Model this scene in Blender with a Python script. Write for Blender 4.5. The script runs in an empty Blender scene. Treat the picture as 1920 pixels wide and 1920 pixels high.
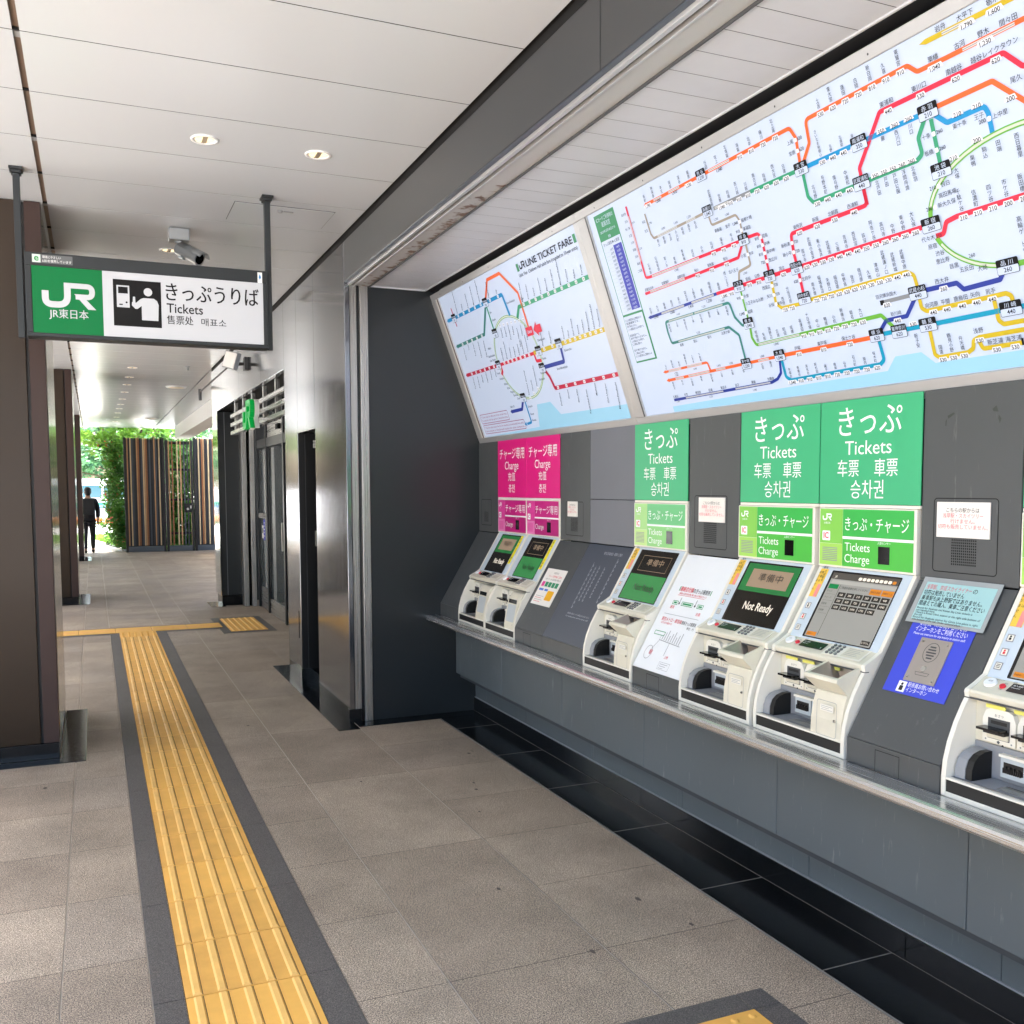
import bpy, math, random
import numpy as np
from mathutils import Vector
R = math.radians
scene = bpy.context.scene
C = scene.collection
random.seed(7)

# ------------------------------------------------------------------ camera
cam_data = bpy.data.cameras.new("camera")
cam = bpy.data.objects.new("camera", cam_data)
C.objects.link(cam)
scene.camera = cam
YAW, PITCH, ROLL = 0.40815243, -0.07173506, -0.00305787
cy_, sy_ = math.cos(YAW), math.sin(YAW)
fw = Vector((sy_ * math.cos(PITCH), cy_ * math.cos(PITCH), math.sin(PITCH)))
rt = Vector((cy_, -sy_, 0.0))
upv = rt.cross(fw)
r2 = rt * math.cos(ROLL) + upv * math.sin(ROLL)
u2 = -rt * math.sin(ROLL) + upv * math.cos(ROLL)
from mathutils import Matrix
m3 = Matrix((r2, u2, -fw)).transposed()
cam.matrix_world = Matrix.Translation((0, 0, 1.67)) @ m3.to_4x4()
cam_data.sensor_width = 36.0
cam_data.lens = 36.0 * 1809.69 / 1920.0
cam_data.shift_y = 84.509 / 1920.0
cam_data.clip_start = 0.05
cam_data.clip_end = 3000.0

# ------------------------------------------------------------------ light
EXPOSURE = 3.05
SUN_ELEV, SUN_AZ = 62.0, -25.0          # azimuth from +Y towards +X (negative: from the street side)
world = bpy.data.worlds.new("World")
scene.world = world
world.use_nodes = True
wn = world.node_tree
sky = wn.nodes.new("ShaderNodeTexSky")
sky.sky_type = 'NISHITA'
sky.sun_disc = False
sky.sun_elevation = R(SUN_ELEV)
sky.sun_rotation = R(SUN_AZ)
sky.air_density = 1.0
sky.dust_density = 5.0
bg = wn.nodes["Background"]
bg.inputs["Strength"].default_value = 0.15
wn.links.new(sky.outputs[0], bg.inputs["Color"])
sun_d = bpy.data.lights.new("sun", 'SUN')
sun_d.energy = 4.5
sun_d.angle = R(0.5)
sun_d.color = (1.0, 0.97, 0.93)
sun = bpy.data.objects.new("sun", sun_d)
C.objects.link(sun)
sdir = Vector((math.sin(R(SUN_AZ)) * math.cos(R(SUN_ELEV)), math.cos(R(SUN_AZ)) * math.cos(R(SUN_ELEV)), math.sin(R(SUN_ELEV))))
sun.rotation_euler = sdir.to_track_quat('Z', 'Y').to_euler()
sun.location = sdir * 60
vs = scene.view_settings
vs.view_transform = 'Standard'
vs.look = 'None'
vs.gamma = 1.0
vs.use_curve_mapping = False
vs.exposure = EXPOSURE
LIT = 1.0 / 2 ** 3.0               # how strongly a lit panel must glow to read at its own colour
scene.cycles.use_denoising = True
scene.cycles.denoising_input_passes = 'RGB_ALBEDO_NORMAL'
scene.cycles.denoising_prefilter = 'ACCURATE'
scene.cycles.max_bounces = 10
scene.cycles.diffuse_bounces = 6
scene.cycles.glossy_bounces = 5
scene.cycles.caustics_reflective = False
scene.cycles.caustics_refractive = False
scene.cycles.sample_clamp_indirect = 6.0

# ------------------------------------------------------------------ materials
def lin(h):
    h = h.lstrip('#')
    out = []
    for i in (0, 2, 4):
        c = int(h[i:i + 2], 16) / 255.0
        out.append(c / 12.92 if c <= 0.04045 else ((c + 0.055) / 1.055) ** 2.4)
    return tuple(out) + (1.0,)

MATS = {}
def mat(name, col, rough=0.5, metal=0.0, spec=0.5, var=0.0, vscale=3.0, bump=0.0, bscale=200.0, coat=0.0, rvar=0.0, scuff=0.0):
    """A Principled surface; var mottles the colour, rvar the gloss, bump gives it grain."""
    if name in MATS:
        return MATS[name]
    m = bpy.data.materials.new(name)
    m.use_nodes = True
    nt = m.node_tree
    b = nt.nodes["Principled BSDF"]
    c = lin(col) if isinstance(col, str) else tuple(col) + (1.0,)
    b.inputs["Base Color"].default_value = c
    b.inputs["Roughness"].default_value = rough
    b.inputs["Metallic"].default_value = metal
    b.inputs["Specular IOR Level"].default_value = spec
    if coat:
        b.inputs["Coat Weight"].default_value = coat
        b.inputs["Coat Roughness"].default_value = 0.08
    if var or bump or rvar:
        tc = nt.nodes.new("ShaderNodeTexCoord")
    if var or rvar:
        n = nt.nodes.new("ShaderNodeTexNoise")
        n.inputs["Scale"].default_value = vscale
        n.inputs["Detail"].default_value = 8.0
        n.inputs["Roughness"].default_value = 0.62
        nt.links.new(tc.outputs["Object"], n.inputs["Vector"])
    if var:
        mr = nt.nodes.new("ShaderNodeMapRange")
        mr.inputs["From Min"].default_value = 0.28
        mr.inputs["From Max"].default_value = 0.72
        mr.inputs["To Min"].default_value = 1.0 - var
        mr.inputs["To Max"].default_value = 1.0 + var
        nt.links.new(n.outputs["Fac"], mr.inputs["Value"])
        mx = nt.nodes.new("ShaderNodeMix")
        mx.data_type = 'RGBA'
        mx.blend_type = 'MULTIPLY'
        mx.inputs["Factor"].default_value = 1.0
        mx.inputs["A"].default_value = c
        nt.links.new(mr.outputs["Result"], mx.inputs["B"])
        nt.links.new(mx.outputs["Result"], b.inputs["Base Color"])
    if scuff:                                        # sparse pale scratches and rubs, mostly upright
        tc2 = nt.nodes.new("ShaderNodeTexCoord")
        mp2 = nt.nodes.new("ShaderNodeMapping")
        mp2.inputs["Scale"].default_value = (38.0, 38.0, 5.0)
        mp2.inputs["Rotation"].default_value = (0.12, 0.2, 0.0)
        ns2 = nt.nodes.new("ShaderNodeTexNoise")
        ns2.inputs["Scale"].default_value = 1.0
        ns2.inputs["Detail"].default_value = 6.0
        ns2.inputs["Roughness"].default_value = 0.7
        nt.links.new(tc2.outputs["Object"], mp2.inputs["Vector"])
        nt.links.new(mp2.outputs["Vector"], ns2.inputs["Vector"])
        rg = nt.nodes.new("ShaderNodeMapRange")
        rg.inputs["From Min"].default_value = 0.61
        rg.inputs["From Max"].default_value = 0.78
        rg.inputs["To Max"].default_value = scuff
        nt.links.new(ns2.outputs["Fac"], rg.inputs["Value"])
        sm = nt.nodes.new("ShaderNodeMix")
        sm.data_type = 'RGBA'
        nt.links.new(rg.outputs["Result"], sm.inputs["Factor"])
        sm.inputs["B"].default_value = (0.42, 0.42, 0.42, 1)
        if b.inputs["Base Color"].links:
            nt.links.new(b.inputs["Base Color"].links[0].from_socket, sm.inputs["A"])
        else:
            sm.inputs["A"].default_value = c
        nt.links.new(sm.outputs["Result"], b.inputs["Base Color"])
    if rvar:
        m2 = nt.nodes.new("ShaderNodeMapRange")
        m2.inputs["From Min"].default_value = 0.3
        m2.inputs["From Max"].default_value = 0.7
        m2.inputs["To Min"].default_value = max(0.02, rough - rvar)
        m2.inputs["To Max"].default_value = rough + rvar
        nt.links.new(n.outputs["Fac"], m2.inputs["Value"])
        nt.links.new(m2.outputs["Result"], b.inputs["Roughness"])
    if bump:
        n2 = nt.nodes.new("ShaderNodeTexNoise")
        n2.inputs["Scale"].default_value = bscale
        n2.inputs["Detail"].default_value = 3.0
        nt.links.new(tc.outputs["Object"], n2.inputs["Vector"])
        bp = nt.nodes.new("ShaderNodeBump")
        bp.inputs["Strength"].default_value = bump
        bp.inputs["Distance"].default_value = 0.002
        nt.links.new(n2.outputs["Fac"], bp.inputs["Height"])
        nt.links.new(bp.outputs["Normal"], b.inputs["Normal"])
    MATS[name] = m
    return m

def lit(name, col, k=1.0, rough=0.35, base=0.6):
    """Something that glows: a backlit panel or print, a screen, a lamp."""
    if name in MATS:
        return MATS[name]
    m = mat(name, col, rough, 0.0, 0.15)
    b = m.node_tree.nodes["Principled BSDF"]
    c = lin(col) if isinstance(col, str) else tuple(col) + (1.0,)
    b.inputs["Base Color"].default_value = tuple(x * base for x in c[:3]) + (1.0,)
    b.inputs["Emission Color"].default_value = c
    b.inputs["Emission Strength"].default_value = LIT * k
    return m

def brushed(name, col, rough, axis='Z', streak=0.12, metal=1.0, bump=0.05):
    """Metal with fine streaks along one axis."""
    if name in MATS:
        return MATS[name]
    m = mat(name, col, rough, metal)
    nt = m.node_tree
    b = nt.nodes["Principled BSDF"]
    tc = nt.nodes.new("ShaderNodeTexCoord")
    mp = nt.nodes.new("ShaderNodeMapping")
    s = [220.0, 220.0, 220.0]
    s['XYZ'.index(axis)] = 1.6
    mp.inputs["Scale"].default_value = s
    n = nt.nodes.new("ShaderNodeTexNoise")
    n.inputs["Scale"].default_value = 1.0
    n.inputs["Detail"].default_value = 4.0
    nt.links.new(tc.outputs["Object"], mp.inputs["Vector"])
    nt.links.new(mp.outputs["Vector"], n.inputs["Vector"])
    mr = nt.nodes.new("ShaderNodeMapRange")
    mr.inputs["From Min"].default_value = 0.3
    mr.inputs["From Max"].default_value = 0.7
    mr.inputs["To Min"].default_value = max(0.03, rough - streak)
    mr.inputs["To Max"].default_value = rough + streak
    nt.links.new(n.outputs["Fac"], mr.inputs["Value"])
    nt.links.new(mr.outputs["Result"], b.inputs["Roughness"])
    if bump:
        bp = nt.nodes.new("ShaderNodeBump")
        bp.inputs["Strength"].default_value = bump
        bp.inputs["Distance"].default_value = 0.001
        nt.links.new(n.outputs["Fac"], bp.inputs["Height"])
        nt.links.new(bp.outputs["Normal"], b.inputs["Normal"])
    return m

def granite(name, c0, c1, rough, scale, blotch=0.26):
    """Flamed granite: two grain sizes and soft worn patches."""
    m = mat(name, c0, rough)
    nt = m.node_tree
    b = nt.nodes["Principled BSDF"]
    tc = nt.nodes.new("ShaderNodeTexCoord")
    n1 = nt.nodes.new("ShaderNodeTexNoise")
    n1.inputs["Scale"].default_value = scale
    n1.inputs["Detail"].default_value = 2.0
    n2 = nt.nodes.new("ShaderNodeTexVoronoi")
    n2.inputs["Scale"].default_value = scale * 1.3
    n3 = nt.nodes.new("ShaderNodeTexNoise")
    n3.inputs["Scale"].default_value = 1.7
    n3.inputs["Detail"].default_value = 9.0
    n3.inputs["Roughness"].default_value = 0.65
    for n in (n1, n2, n3):
        nt.links.new(tc.outputs["Object"], n.inputs["Vector"])
    cr = nt.nodes.new("ShaderNodeValToRGB")
    cr.color_ramp.elements[0].position = 0.41
    cr.color_ramp.elements[0].color = lin(c0)
    cr.color_ramp.elements[1].position = 0.59
    cr.color_ramp.elements[1].color = lin(c1)
    nt.links.new(n1.outputs["Fac"], cr.inputs["Fac"])
    vr = nt.nodes.new("ShaderNodeMapRange")
    vr.inputs["To Min"].default_value = 0.55
    vr.inputs["To Max"].default_value = 1.45
    nt.links.new(n2.outputs["Color"], vr.inputs["Value"])
    mx = nt.nodes.new("ShaderNodeMix")
    mx.data_type = 'RGBA'
    mx.blend_type = 'MULTIPLY'
    mx.inputs["Factor"].default_value = 1.0
    nt.links.new(cr.outputs["Color"], mx.inputs["A"])
    nt.links.new(vr.outputs["Result"], mx.inputs["B"])
    br = nt.nodes.new("ShaderNodeMapRange")
    br.inputs["From Min"].default_value = 0.3
    br.inputs["From Max"].default_value = 0.7
    br.inputs["To Min"].default_value = 1 - blotch
    br.inputs["To Max"].default_value = 1 + blotch
    nt.links.new(n3.outputs["Fac"], br.inputs["Value"])
    my = nt.nodes.new("ShaderNodeMix")
    my.data_type = 'RGBA'
    my.blend_type = 'MULTIPLY'
    my.inputs["Factor"].default_value = 1.0
    nt.links.new(mx.outputs["Result"], my.inputs["A"])
    nt.links.new(br.outputs["Result"], my.inputs["B"])
    nt.links.new(my.outputs["Result"], b.inputs["Base Color"])
    bp = nt.nodes.new("ShaderNodeBump")
    bp.inputs["Strength"].default_value = 0.06
    bp.inputs["Distance"].default_value = 0.002
    nt.links.new(n1.outputs["Fac"], bp.inputs["Height"])
    nt.links.new(bp.outputs["Normal"], b.inputs["Normal"])
    return m

# ------------------------------------------------------------------ mesh building
class Pl:
    """A flat working plane: origin, direction across, direction up; its front faces u x v."""
    def __init__(s, o, u, v):
        s.o, s.u, s.v = Vector(o), Vector(u).normalized(), Vector(v).normalized()
        s.n = s.u.cross(s.v).normalized()
    def p(s, a, b, c=0.0):
        return s.o + s.u * a + s.v * b + s.n * c

class MB:
    """Collects boxes, prisms, strips and lettering and links them as one mesh object."""
    def __init__(s):
        s.v, s.f, s.mi, s.mats, s.sm, s.n = [], [], [], [], [], 0
    def _m(s, m):
        if m not in s.mats:
            s.mats.append(m)
        return s.mats.index(m)
    def add(s, vs_, fs, m, smooth=False):
        k = s.n
        s.v.extend(tuple(x) for x in vs_)
        s.n += len(vs_)
        i = s._m(m)
        for f in fs:
            s.f.append(tuple(a + k for a in f))
            s.mi.append(i)
            s.sm.append(smooth)
        return s
    def box(s, x0, x1, y0, y1, z0, z1, m):
        x0, x1 = min(x0, x1), max(x0, x1)
        y0, y1 = min(y0, y1), max(y0, y1)
        z0, z1 = min(z0, z1), max(z0, z1)
        vv = [(x, y, z) for z in (z0, z1) for y in (y0, y1) for x in (x0, x1)]
        return s.add(vv, [(0, 2, 3, 1), (4, 5, 7, 6), (0, 1, 5, 4), (2, 6, 7, 3), (0, 4, 6, 2), (1, 3, 7, 5)], m)
    def pbox(s, pl, a0, a1, b0, b1, c0, c1, m):
        vv = [pl.p(a, b, c) for c in (c0, c1) for b in (b0, b1) for a in (a0, a1)]
        return s.add(vv, [(0, 2, 3, 1), (4, 5, 7, 6), (0, 1, 5, 4), (2, 6, 7, 3), (0, 4, 6, 2), (1, 3, 7, 5)], m)
    def rect(s, pl, a0, a1, b0, b1, c, m):
        return s.add([pl.p(a0, b0, c), pl.p(a1, b0, c), pl.p(a1, b1, c), pl.p(a0, b1, c)], [(0, 1, 2, 3)], m)
    def poly(s, pl, pts, c, m, th=0.0):
        n = len(pts)
        if th <= 0:
            return s.add([pl.p(a, b, c) for a, b in pts], [tuple(range(n))], m)
        vv = [pl.p(a, b, c) for a, b in pts] + [pl.p(a, b, c + th) for a, b in pts]
        fs = [tuple(range(n - 1, -1, -1)), tuple(range(n, 2 * n))]
        fs += [(i, (i + 1) % n, n + (i + 1) % n, n + i) for i in range(n)]
        return s.add(vv, fs, m)
    def rrect(s, pl, a0, a1, b0, b1, r, c, m, th=0.0, seg=5):
        return s.poly(pl, rr_pts(a0, a1, b0, b1, r, seg), c, m, th)
    def prism_y(s, prof, y0, y1, m, smooth=False):
        """An outline in X,Z drawn out along Y."""
        n = len(prof)
        vv = [(x, y0, z) for x, z in prof] + [(x, y1, z) for x, z in prof]
        fs = [tuple(range(n)), tuple(range(2 * n - 1, n - 1, -1))]
        s.add(vv, fs, m)
        return s.add(vv, [(i, n + i, n + (i + 1) % n, (i + 1) % n) for i in range(n)], m, smooth)
    def stroke(s, pl, pts, w, c, m, closed=False):
        """A line of width w along pts, mitred at the corners."""
        P = [Vector(p) for p in pts]
        n = len(P)
        L, Rr = [], []
        for i in range(n):
            if closed:
                d0 = (P[i] - P[i - 1]).normalized()
                d1 = (P[(i + 1) % n] - P[i]).normalized()
            else:
                d0 = (P[i] - P[i - 1]).normalized() if i else (P[1] - P[0]).normalized()
                d1 = (P[i + 1] - P[i]).normalized() if i < n - 1 else d0
            n0 = Vector((-d0.y, d0.x))
            n1 = Vector((-d1.y, d1.x))
            mm = n0 + n1
            if mm.length < 1e-6:
                mm = n0.copy()
            mm.normalize()
            k = w / 2 / max(0.35, mm.dot(n0))
            L.append(P[i] + mm * k)
            Rr.append(P[i] - mm * k)
        vv = [pl.p(q.x, q.y, c) for q in L] + [pl.p(q.x, q.y, c) for q in Rr]
        rng = range(n if closed else n - 1)
        return s.add(vv, [(n + i, n + (i + 1) % n, (i + 1) % n, i) for i in rng], m)
    def tube(s, a, b, r0, r1, m, seg=16, caps=True):
        a, b = Vector(a), Vector(b)
        d = (b - a).normalized()
        e = d.orthogonal().normalized()
        g = d.cross(e)
        vv = []
        for p, r in ((a, r0), (b, r1)):
            for i in range(seg):
                t = 2 * math.pi * i / seg
                vv.append(p + e * (r * math.cos(t)) + g * (r * math.sin(t)))
        s.add(vv, [(i, (i + 1) % seg, seg + (i + 1) % seg, seg + i) for i in range(seg)], m, True)
        if caps:
            s.add(vv, [tuple(range(seg - 1, -1, -1)), tuple(range(seg, 2 * seg))], m)
        return s
    def ball(s, c, r, m, seg=16, rings=10, cut=None):
        vv, fs = [], []
        for i in range(rings + 1):
            t = math.pi * i / rings
            for j in range(seg):
                p = 2 * math.pi * j / seg
                vv.append((c[0] + r[0] * math.sin(t) * math.cos(p), c[1] + r[1] * math.sin(t) * math.sin(p), c[2] + r[2] * math.cos(t)))
        for i in range(rings):
            for j in range(seg):
                fs.append((i * seg + j, (i + 1) * seg + j, (i + 1) * seg + (j + 1) % seg, i * seg + (j + 1) % seg))
        return s.add(vv, fs, m, True)
    def disc(s, pl, a, b, r, c, m, seg=18):
        return s.poly(pl, [(a + r * math.cos(2 * math.pi * i / seg), b + r * math.sin(2 * math.pi * i / seg)) for i in range(seg)], c, m)
    def text(s, pl, body, a, b, size, m, c=0.001, align='L', w=None, bold=0.0, rot=0.0):
        """Lettering with its baseline at b; w squeezes the line to that width."""
        if bold and any(ord(ch) > 0x2e80 for ch in body):
            d = bold * size * 0.7                    # heavier weight: two passes side by side
            s.text(pl, body, a - d * math.cos(rot), b - d * math.sin(rot), size, m, c, align, w, 0.0, rot)
            return s.text(pl, body, a + d * math.cos(rot), b + d * math.sin(rot), size, m, c + 0.00025, align, w, 0.0, rot)
        V, F, x0, x1 = glyphs(body, bold)
        if not len(V):
            return s
        k = size
        kx = k
        if w:
            kx = w / max(1e-6, x1 - x0)
        off = {'L': -x0, 'C': -(x0 + x1) / 2, 'R': -x1}[align]
        px = (V[:, 0] + off) * kx
        py = V[:, 1] * k
        cr, sr = math.cos(rot), math.sin(rot)
        ax = a + px * cr - py * sr
        by = b + px * sr + py * cr
        o, u, v_, n_ = (np.array(t) for t in (pl.o, pl.u, pl.v, pl.n))
        W = o + np.outer(ax, u) + np.outer(by, v_) + n_ * c
        return s.add(W.tolist(), F, m)
    def vtext(s, pl, body, a, b, size, m, c=0.001, pitch=1.0, top=True, bold=0.0, wx=0.92):
        """Upright characters stacked downwards; b is the top of the stack, or its foot."""
        n = len(body)
        if not top:
            b = b + n * size * pitch
        for i, ch in enumerate(body):
            V, F, x0, x1 = glyphs(ch, 0.0)
            if not len(V):
                continue
            if ch in 'ー':
                s.text(pl, ch, a + size * 0.36, b - (i + 0.12) * size * pitch, size, m, c, 'L', None, bold, -math.pi / 2)
                continue
            s.text(pl, ch, a, b - (i + 0.86) * size * pitch, size, m, c, 'C', min((x1 - x0) * size, size * wx), bold)
        return s
    def build(s, name, parent=None, bevel=0.0, loc=None, smooth=None):
        me = bpy.data.meshes.new(name)
        me.from_pydata(s.v, [], s.f)
        for m in s.mats:
            me.materials.append(m)
        me.polygons.foreach_set("material_index", s.mi)
        me.polygons.foreach_set("use_smooth", s.sm)
        me.update()
        o = bpy.data.objects.new(name, me)
        C.objects.link(o)
        if parent is not None:
            o.parent = parent
        if loc is not None:
            o.location = loc
        if bevel:
            md = o.modifiers.new("bevel", 'BEVEL')
            md.width = bevel
            md.segments = 2
            md.limit_method = 'ANGLE'
            md.angle_limit = R(40)
            md.use_clamp_overlap = True
        return o

def rr_pts(a0, a1, b0, b1, r, seg=5):
    r = min(r, (a1 - a0) / 2, (b1 - b0) / 2)
    out = []
    for cx, cyy, t0 in ((a1 - r, b0 + r, -90), (a1 - r, b1 - r, 0), (a0 + r, b1 - r, 90), (a0 + r, b0 + r, 180)):
        for i in range(seg + 1):
            t = R(t0 + 90 * i / seg)
            out.append((cx + r * math.cos(t), cyy + r * math.sin(t)))
    return out

def rounded(pts, r, seg=5):
    """The polyline with its corners turned into arcs of radius r."""
    P = [Vector(p) for p in pts]
    out = [P[0]]
    for i in range(1, len(P) - 1):
        d0 = P[i - 1] - P[i]
        d1 = P[i + 1] - P[i]
        ang = d0.angle(d1) if d0.length and d1.length else math.pi
        k = min(r / max(0.05, math.tan(ang / 2)), d0.length * 0.48, d1.length * 0.48)
        if ang > 3.0:
            out.append(P[i])
            continue
        p0 = P[i] + d0.normalized() * k
        p1 = P[i] + d1.normalized() * k
        for j in range(seg + 1):
            t = j / seg
            out.append(p0 * (1 - t) ** 2 + P[i] * 2 * t * (1 - t) + p1 * t * t)
    out.append(P[-1])
    return [(p.x, p.y) for p in out]

_G = {}
_fc = bpy.data.curves.new("lettering", 'FONT')
_fo = bpy.data.objects.new("lettering", _fc)
C.objects.link(_fo)
def glyphs(body, bold=0.0):
    key = (body, bold)
    if key not in _G:
        _fc.body = body
        _fc.size = 1.0
        _fc.resolution_u = 3 if len(body) < 12 else 2
        _fc.offset = bold
        dg = bpy.context.evaluated_depsgraph_get()
        dg.update()
        me = bpy.data.meshes.new_from_object(_fo.evaluated_get(dg))
        n = len(me.vertices)
        V = np.empty(n * 3)
        me.vertices.foreach_get("co", V)
        V = V.reshape(-1, 3)
        F = [tuple(p.vertices) for p in me.polygons]
        bpy.data.meshes.remove(me)
        _G[key] = (V, F, V[:, 0].min() if n else 0, V[:, 0].max() if n else 0)
    return _G[key]

def tag(o, label=None, cat=None, group=None, kind=None):
    if label: o["label"] = label
    if cat: o["category"] = cat
    if group: o["group"] = group
    if kind: o["kind"] = kind
    return o
def thing(name, label, cat, loc=(0, 0, 0), group=None):
    o = bpy.data.objects.new(name, None)
    C.objects.link(o)
    o.location = loc
    o.empty_display_size = 0.1
    return tag(o, label, cat, group)
def dup(root, loc, label, group=None):
    r = root.copy()
    C.objects.link(r)
    r.location = loc
    r["label"] = label
    if group: r["group"] = group
    for ch in list(root.children):
        c = ch.copy()
        C.objects.link(c)
        c.parent = r
        for g in list(ch.children):
            d = g.copy()
            C.objects.link(d)
            d.parent = c
    return r

# palette
M_BLACKSTONE = mat('polished_black_granite', '#131517', 0.15, 0, 0.35, var=0.35, vscale=60, rvar=0.06)
M_DARKPANEL = mat('dark_grey_painted_steel', '#474a4b', 0.42, 0.0, 0.5, var=0.07, vscale=2.5, rvar=0.10, scuff=0.22)
M_DARKWALL = mat('charcoal_painted_steel', '#1f2427', 0.30, 0.0, 0.5)
M_COUNTERPANEL = mat('blue_grey_painted_steel', '#586064', 0.45, 0.0, 0.5, var=0.08, vscale=2.0, rvar=0.10, scuff=0.45)
M_STEEL = brushed('brushed_stainless', '#b4b2ae', 0.30, 'Y', 0.10)
M_STEELV = brushed('brushed_stainless_upright', '#b2b0ac', 0.30, 'Z', 0.06, 0.9, 0.008)
M_PANEL = brushed('brushed_grey_cladding', '#8b8e93', 0.13, 'Z', 0.04, 1.0, 0.012)
M_FASCIA = mat('grey_fascia_metal', '#444648', 0.30, 0.40, 0.5, var=0.03, vscale=1.0)
M_BLACK = mat('matt_black', '#0a0a0b', 0.5)
M_GAP = mat('joint_black', '#060606', 0.9)
M_BLACKGLOSS = mat('gloss_black', '#08090a', 0.12)
M_CREAM = mat('cream_plastic', '#d8d3c0', 0.42, 0, 0.45, var=0.07, vscale=9, rvar=0.08)
M_CREAM2 = mat('cream_plastic_edge', '#e5e2d5', 0.40, 0, 0.45)
M_BEZEL = mat('pale_blue_bezel', '#c3d0d9', 0.42, 0, 0.45, var=0.02, vscale=6)
M_GREYPL = mat('mid_grey_plastic', '#8d9094', 0.45, 0, 0.45)
M_RAIL = mat('pale_steel_rail', '#c4c5c6', 0.30, 0.45)
M_GREYDK = mat('dark_grey_plastic', '#46484a', 0.5)
M_WHITE = mat('white_print', '#f2f4f5', 0.45)
M_INK = mat('black_print', '#17171a', 0.5)
M_RED = mat('red_print', '#d92b3d', 0.45)
M_PAPER = mat('white_paper', '#e9e6df', 0.7, var=0.03, vscale=12)
# ------------------------------------------------------------------ ground, floor, ceiling
ZC = 3.38            # ceiling
XF = 1.62            # face of the station building along the passage
XW = 2.627           # upright face of the ticket wall
YE = 6.69            # end wall of the ticket recess
YN = 0.10            # near end of the ticket recess (behind the camera's view)
G = MB()
G.box(-400, 400, -300, 600, -0.6, -0.03, mat('pale_concrete_paving', '#c4c4c2', 0.85, var=0.10, vscale=0.8, bump=0.3, bscale=60))
tag(G.build('ground'), kind='structure')
G = MB()
G.box(-13.0, -5.2, -60, 46, -0.2, -0.018, mat('asphalt', '#6a6a6a', 0.9, var=0.12, vscale=2, bump=0.5, bscale=150))
tag(G.build('road'), kind='structure')

GR = [granite('granite_floor_%d' % i, a, b, 0.62, 235) for i, (a, b) in enumerate(
    (('#62564a', '#bdab94'), ('#5d5247', '#b5a38d'), ('#675b4e', '#c3b19a'), ('#60564c', '#b9a893')))]
M_GROUT = mat('pale_grout', '#c6bbab', 0.9)
M_GROUTD = mat('dark_grout', '#4c4640', 0.9)
fl = MB()
fl.box(-3.6, 3.4, -6, 29.4, -0.2, -0.004, M_GROUT)
cols = [(-3.55, -2.15), (-2.15, -1.15), (-1.15, -0.15), (-0.15, 0.125), (0.125, 0.735), (0.735, 1.055), (1.055, 1.655), (1.655, 2.255), (2.255, 3.4)]
random.seed(3)
for ci, (a, b) in enumerate(cols):
    fl.rect(Pl((0, 0, 0), (1, 0, 0), (0, 1, 0)), a + 0.0035, b - 0.0035, -6, 29.39, -0.0025, M_GROUTD)
    step = 0.6 if ci != 6 else 1.2
    y = 4.185 - 20 * step
    while y < 29:
        y1 = min(y + step, 29.38)
        if y1 > -6:
            fl.add([(a + 0.0028, y + 0.0016, 0), (b - 0.0028, y + 0.0016, 0), (b - 0.0028, y1 - 0.0016, 0), (a + 0.0028, y1 - 0.0016, 0)], [(0, 1, 2, 3)], random.choice(GR))
        y += step
# old gum and drip marks on the stone
mk = mat('dark_stain', '#574e46', 0.8)
for px, py, r in ((1.5, 3.62, .010), (1.98, 3.30, .013), (1.60, 2.98, .012), (2.05, 3.02, .010), (1.9, 4.9, .012), (1.93, 5.02, .009), (1.35, 5.3, .009), (-.3, 5.9, .014), (1.78, 4.55, .008), (2.12, 5.6, .012), (2.16, 5.64, .008), (0.95, 6.9, .012)):
    fl.poly(Pl((0, 0, 0), (1, 0, 0), (0, 1, 0)), [(px + r * .75 * (0.8 + .4 * random.random()) * math.cos(t * .628), py + r * 1.5 * (0.8 + .4 * random.random()) * math.sin(t * .628)) for t in range(10)], 0.0006, mk)
tag(fl.build('passage_floor'), kind='structure')

# polished black stone edging laid flush with the floor
FP = Pl((0, 0, 0), (1, 0, 0), (0, 1, 0))
ed = MB()
def slab(a0, a1, b0, b1, top=0.004):
    ed.box(a0, a1, b0, b1, -0.05, top, M_BLACKSTONE)
y = 6.532
for k in range(12):
    y0 = 6.205 - 0.734 * k
    slab(2.262, 2.575, max(y0, -0.5) + .0025, y - .0025)
    y = y0
    if y < 0: break
slab(1.655, 2.62, 6.54, 6.70)
slab(1.500, 1.655, 6.482, 7.02)
slab(1.500, 2.1, 7.025, 8.03)
slab(1.500, 2.1, 8.035, 9.15)
slab(1.48, 1.68, 14.10, 14.75)
for k in range(9):                                   # pale joints between the black slabs
    yj = 6.205 - 0.734 * k
    ed.box(2.262, 2.575, yj - .0022, yj + .0022, -.01, 0.0046, mat('grey_joint', '#77716a', .9))
ed.box(2.2575, 2.2605, -0.5, 6.54, -.01, 0.0042, mat('grey_joint', '#77716a', .9))
ed.box(2.5722, 2.5760, YN, 6.69, -.01, 0.0046, mat('grey_joint', '#77716a', .9))
ed.box(1.652, 1.656, 6.48, 6.70, -.01, 0.0046, M_GROUT)
tag(ed.build('black_stone_edging', bevel=0.0015), kind='structure')

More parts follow.
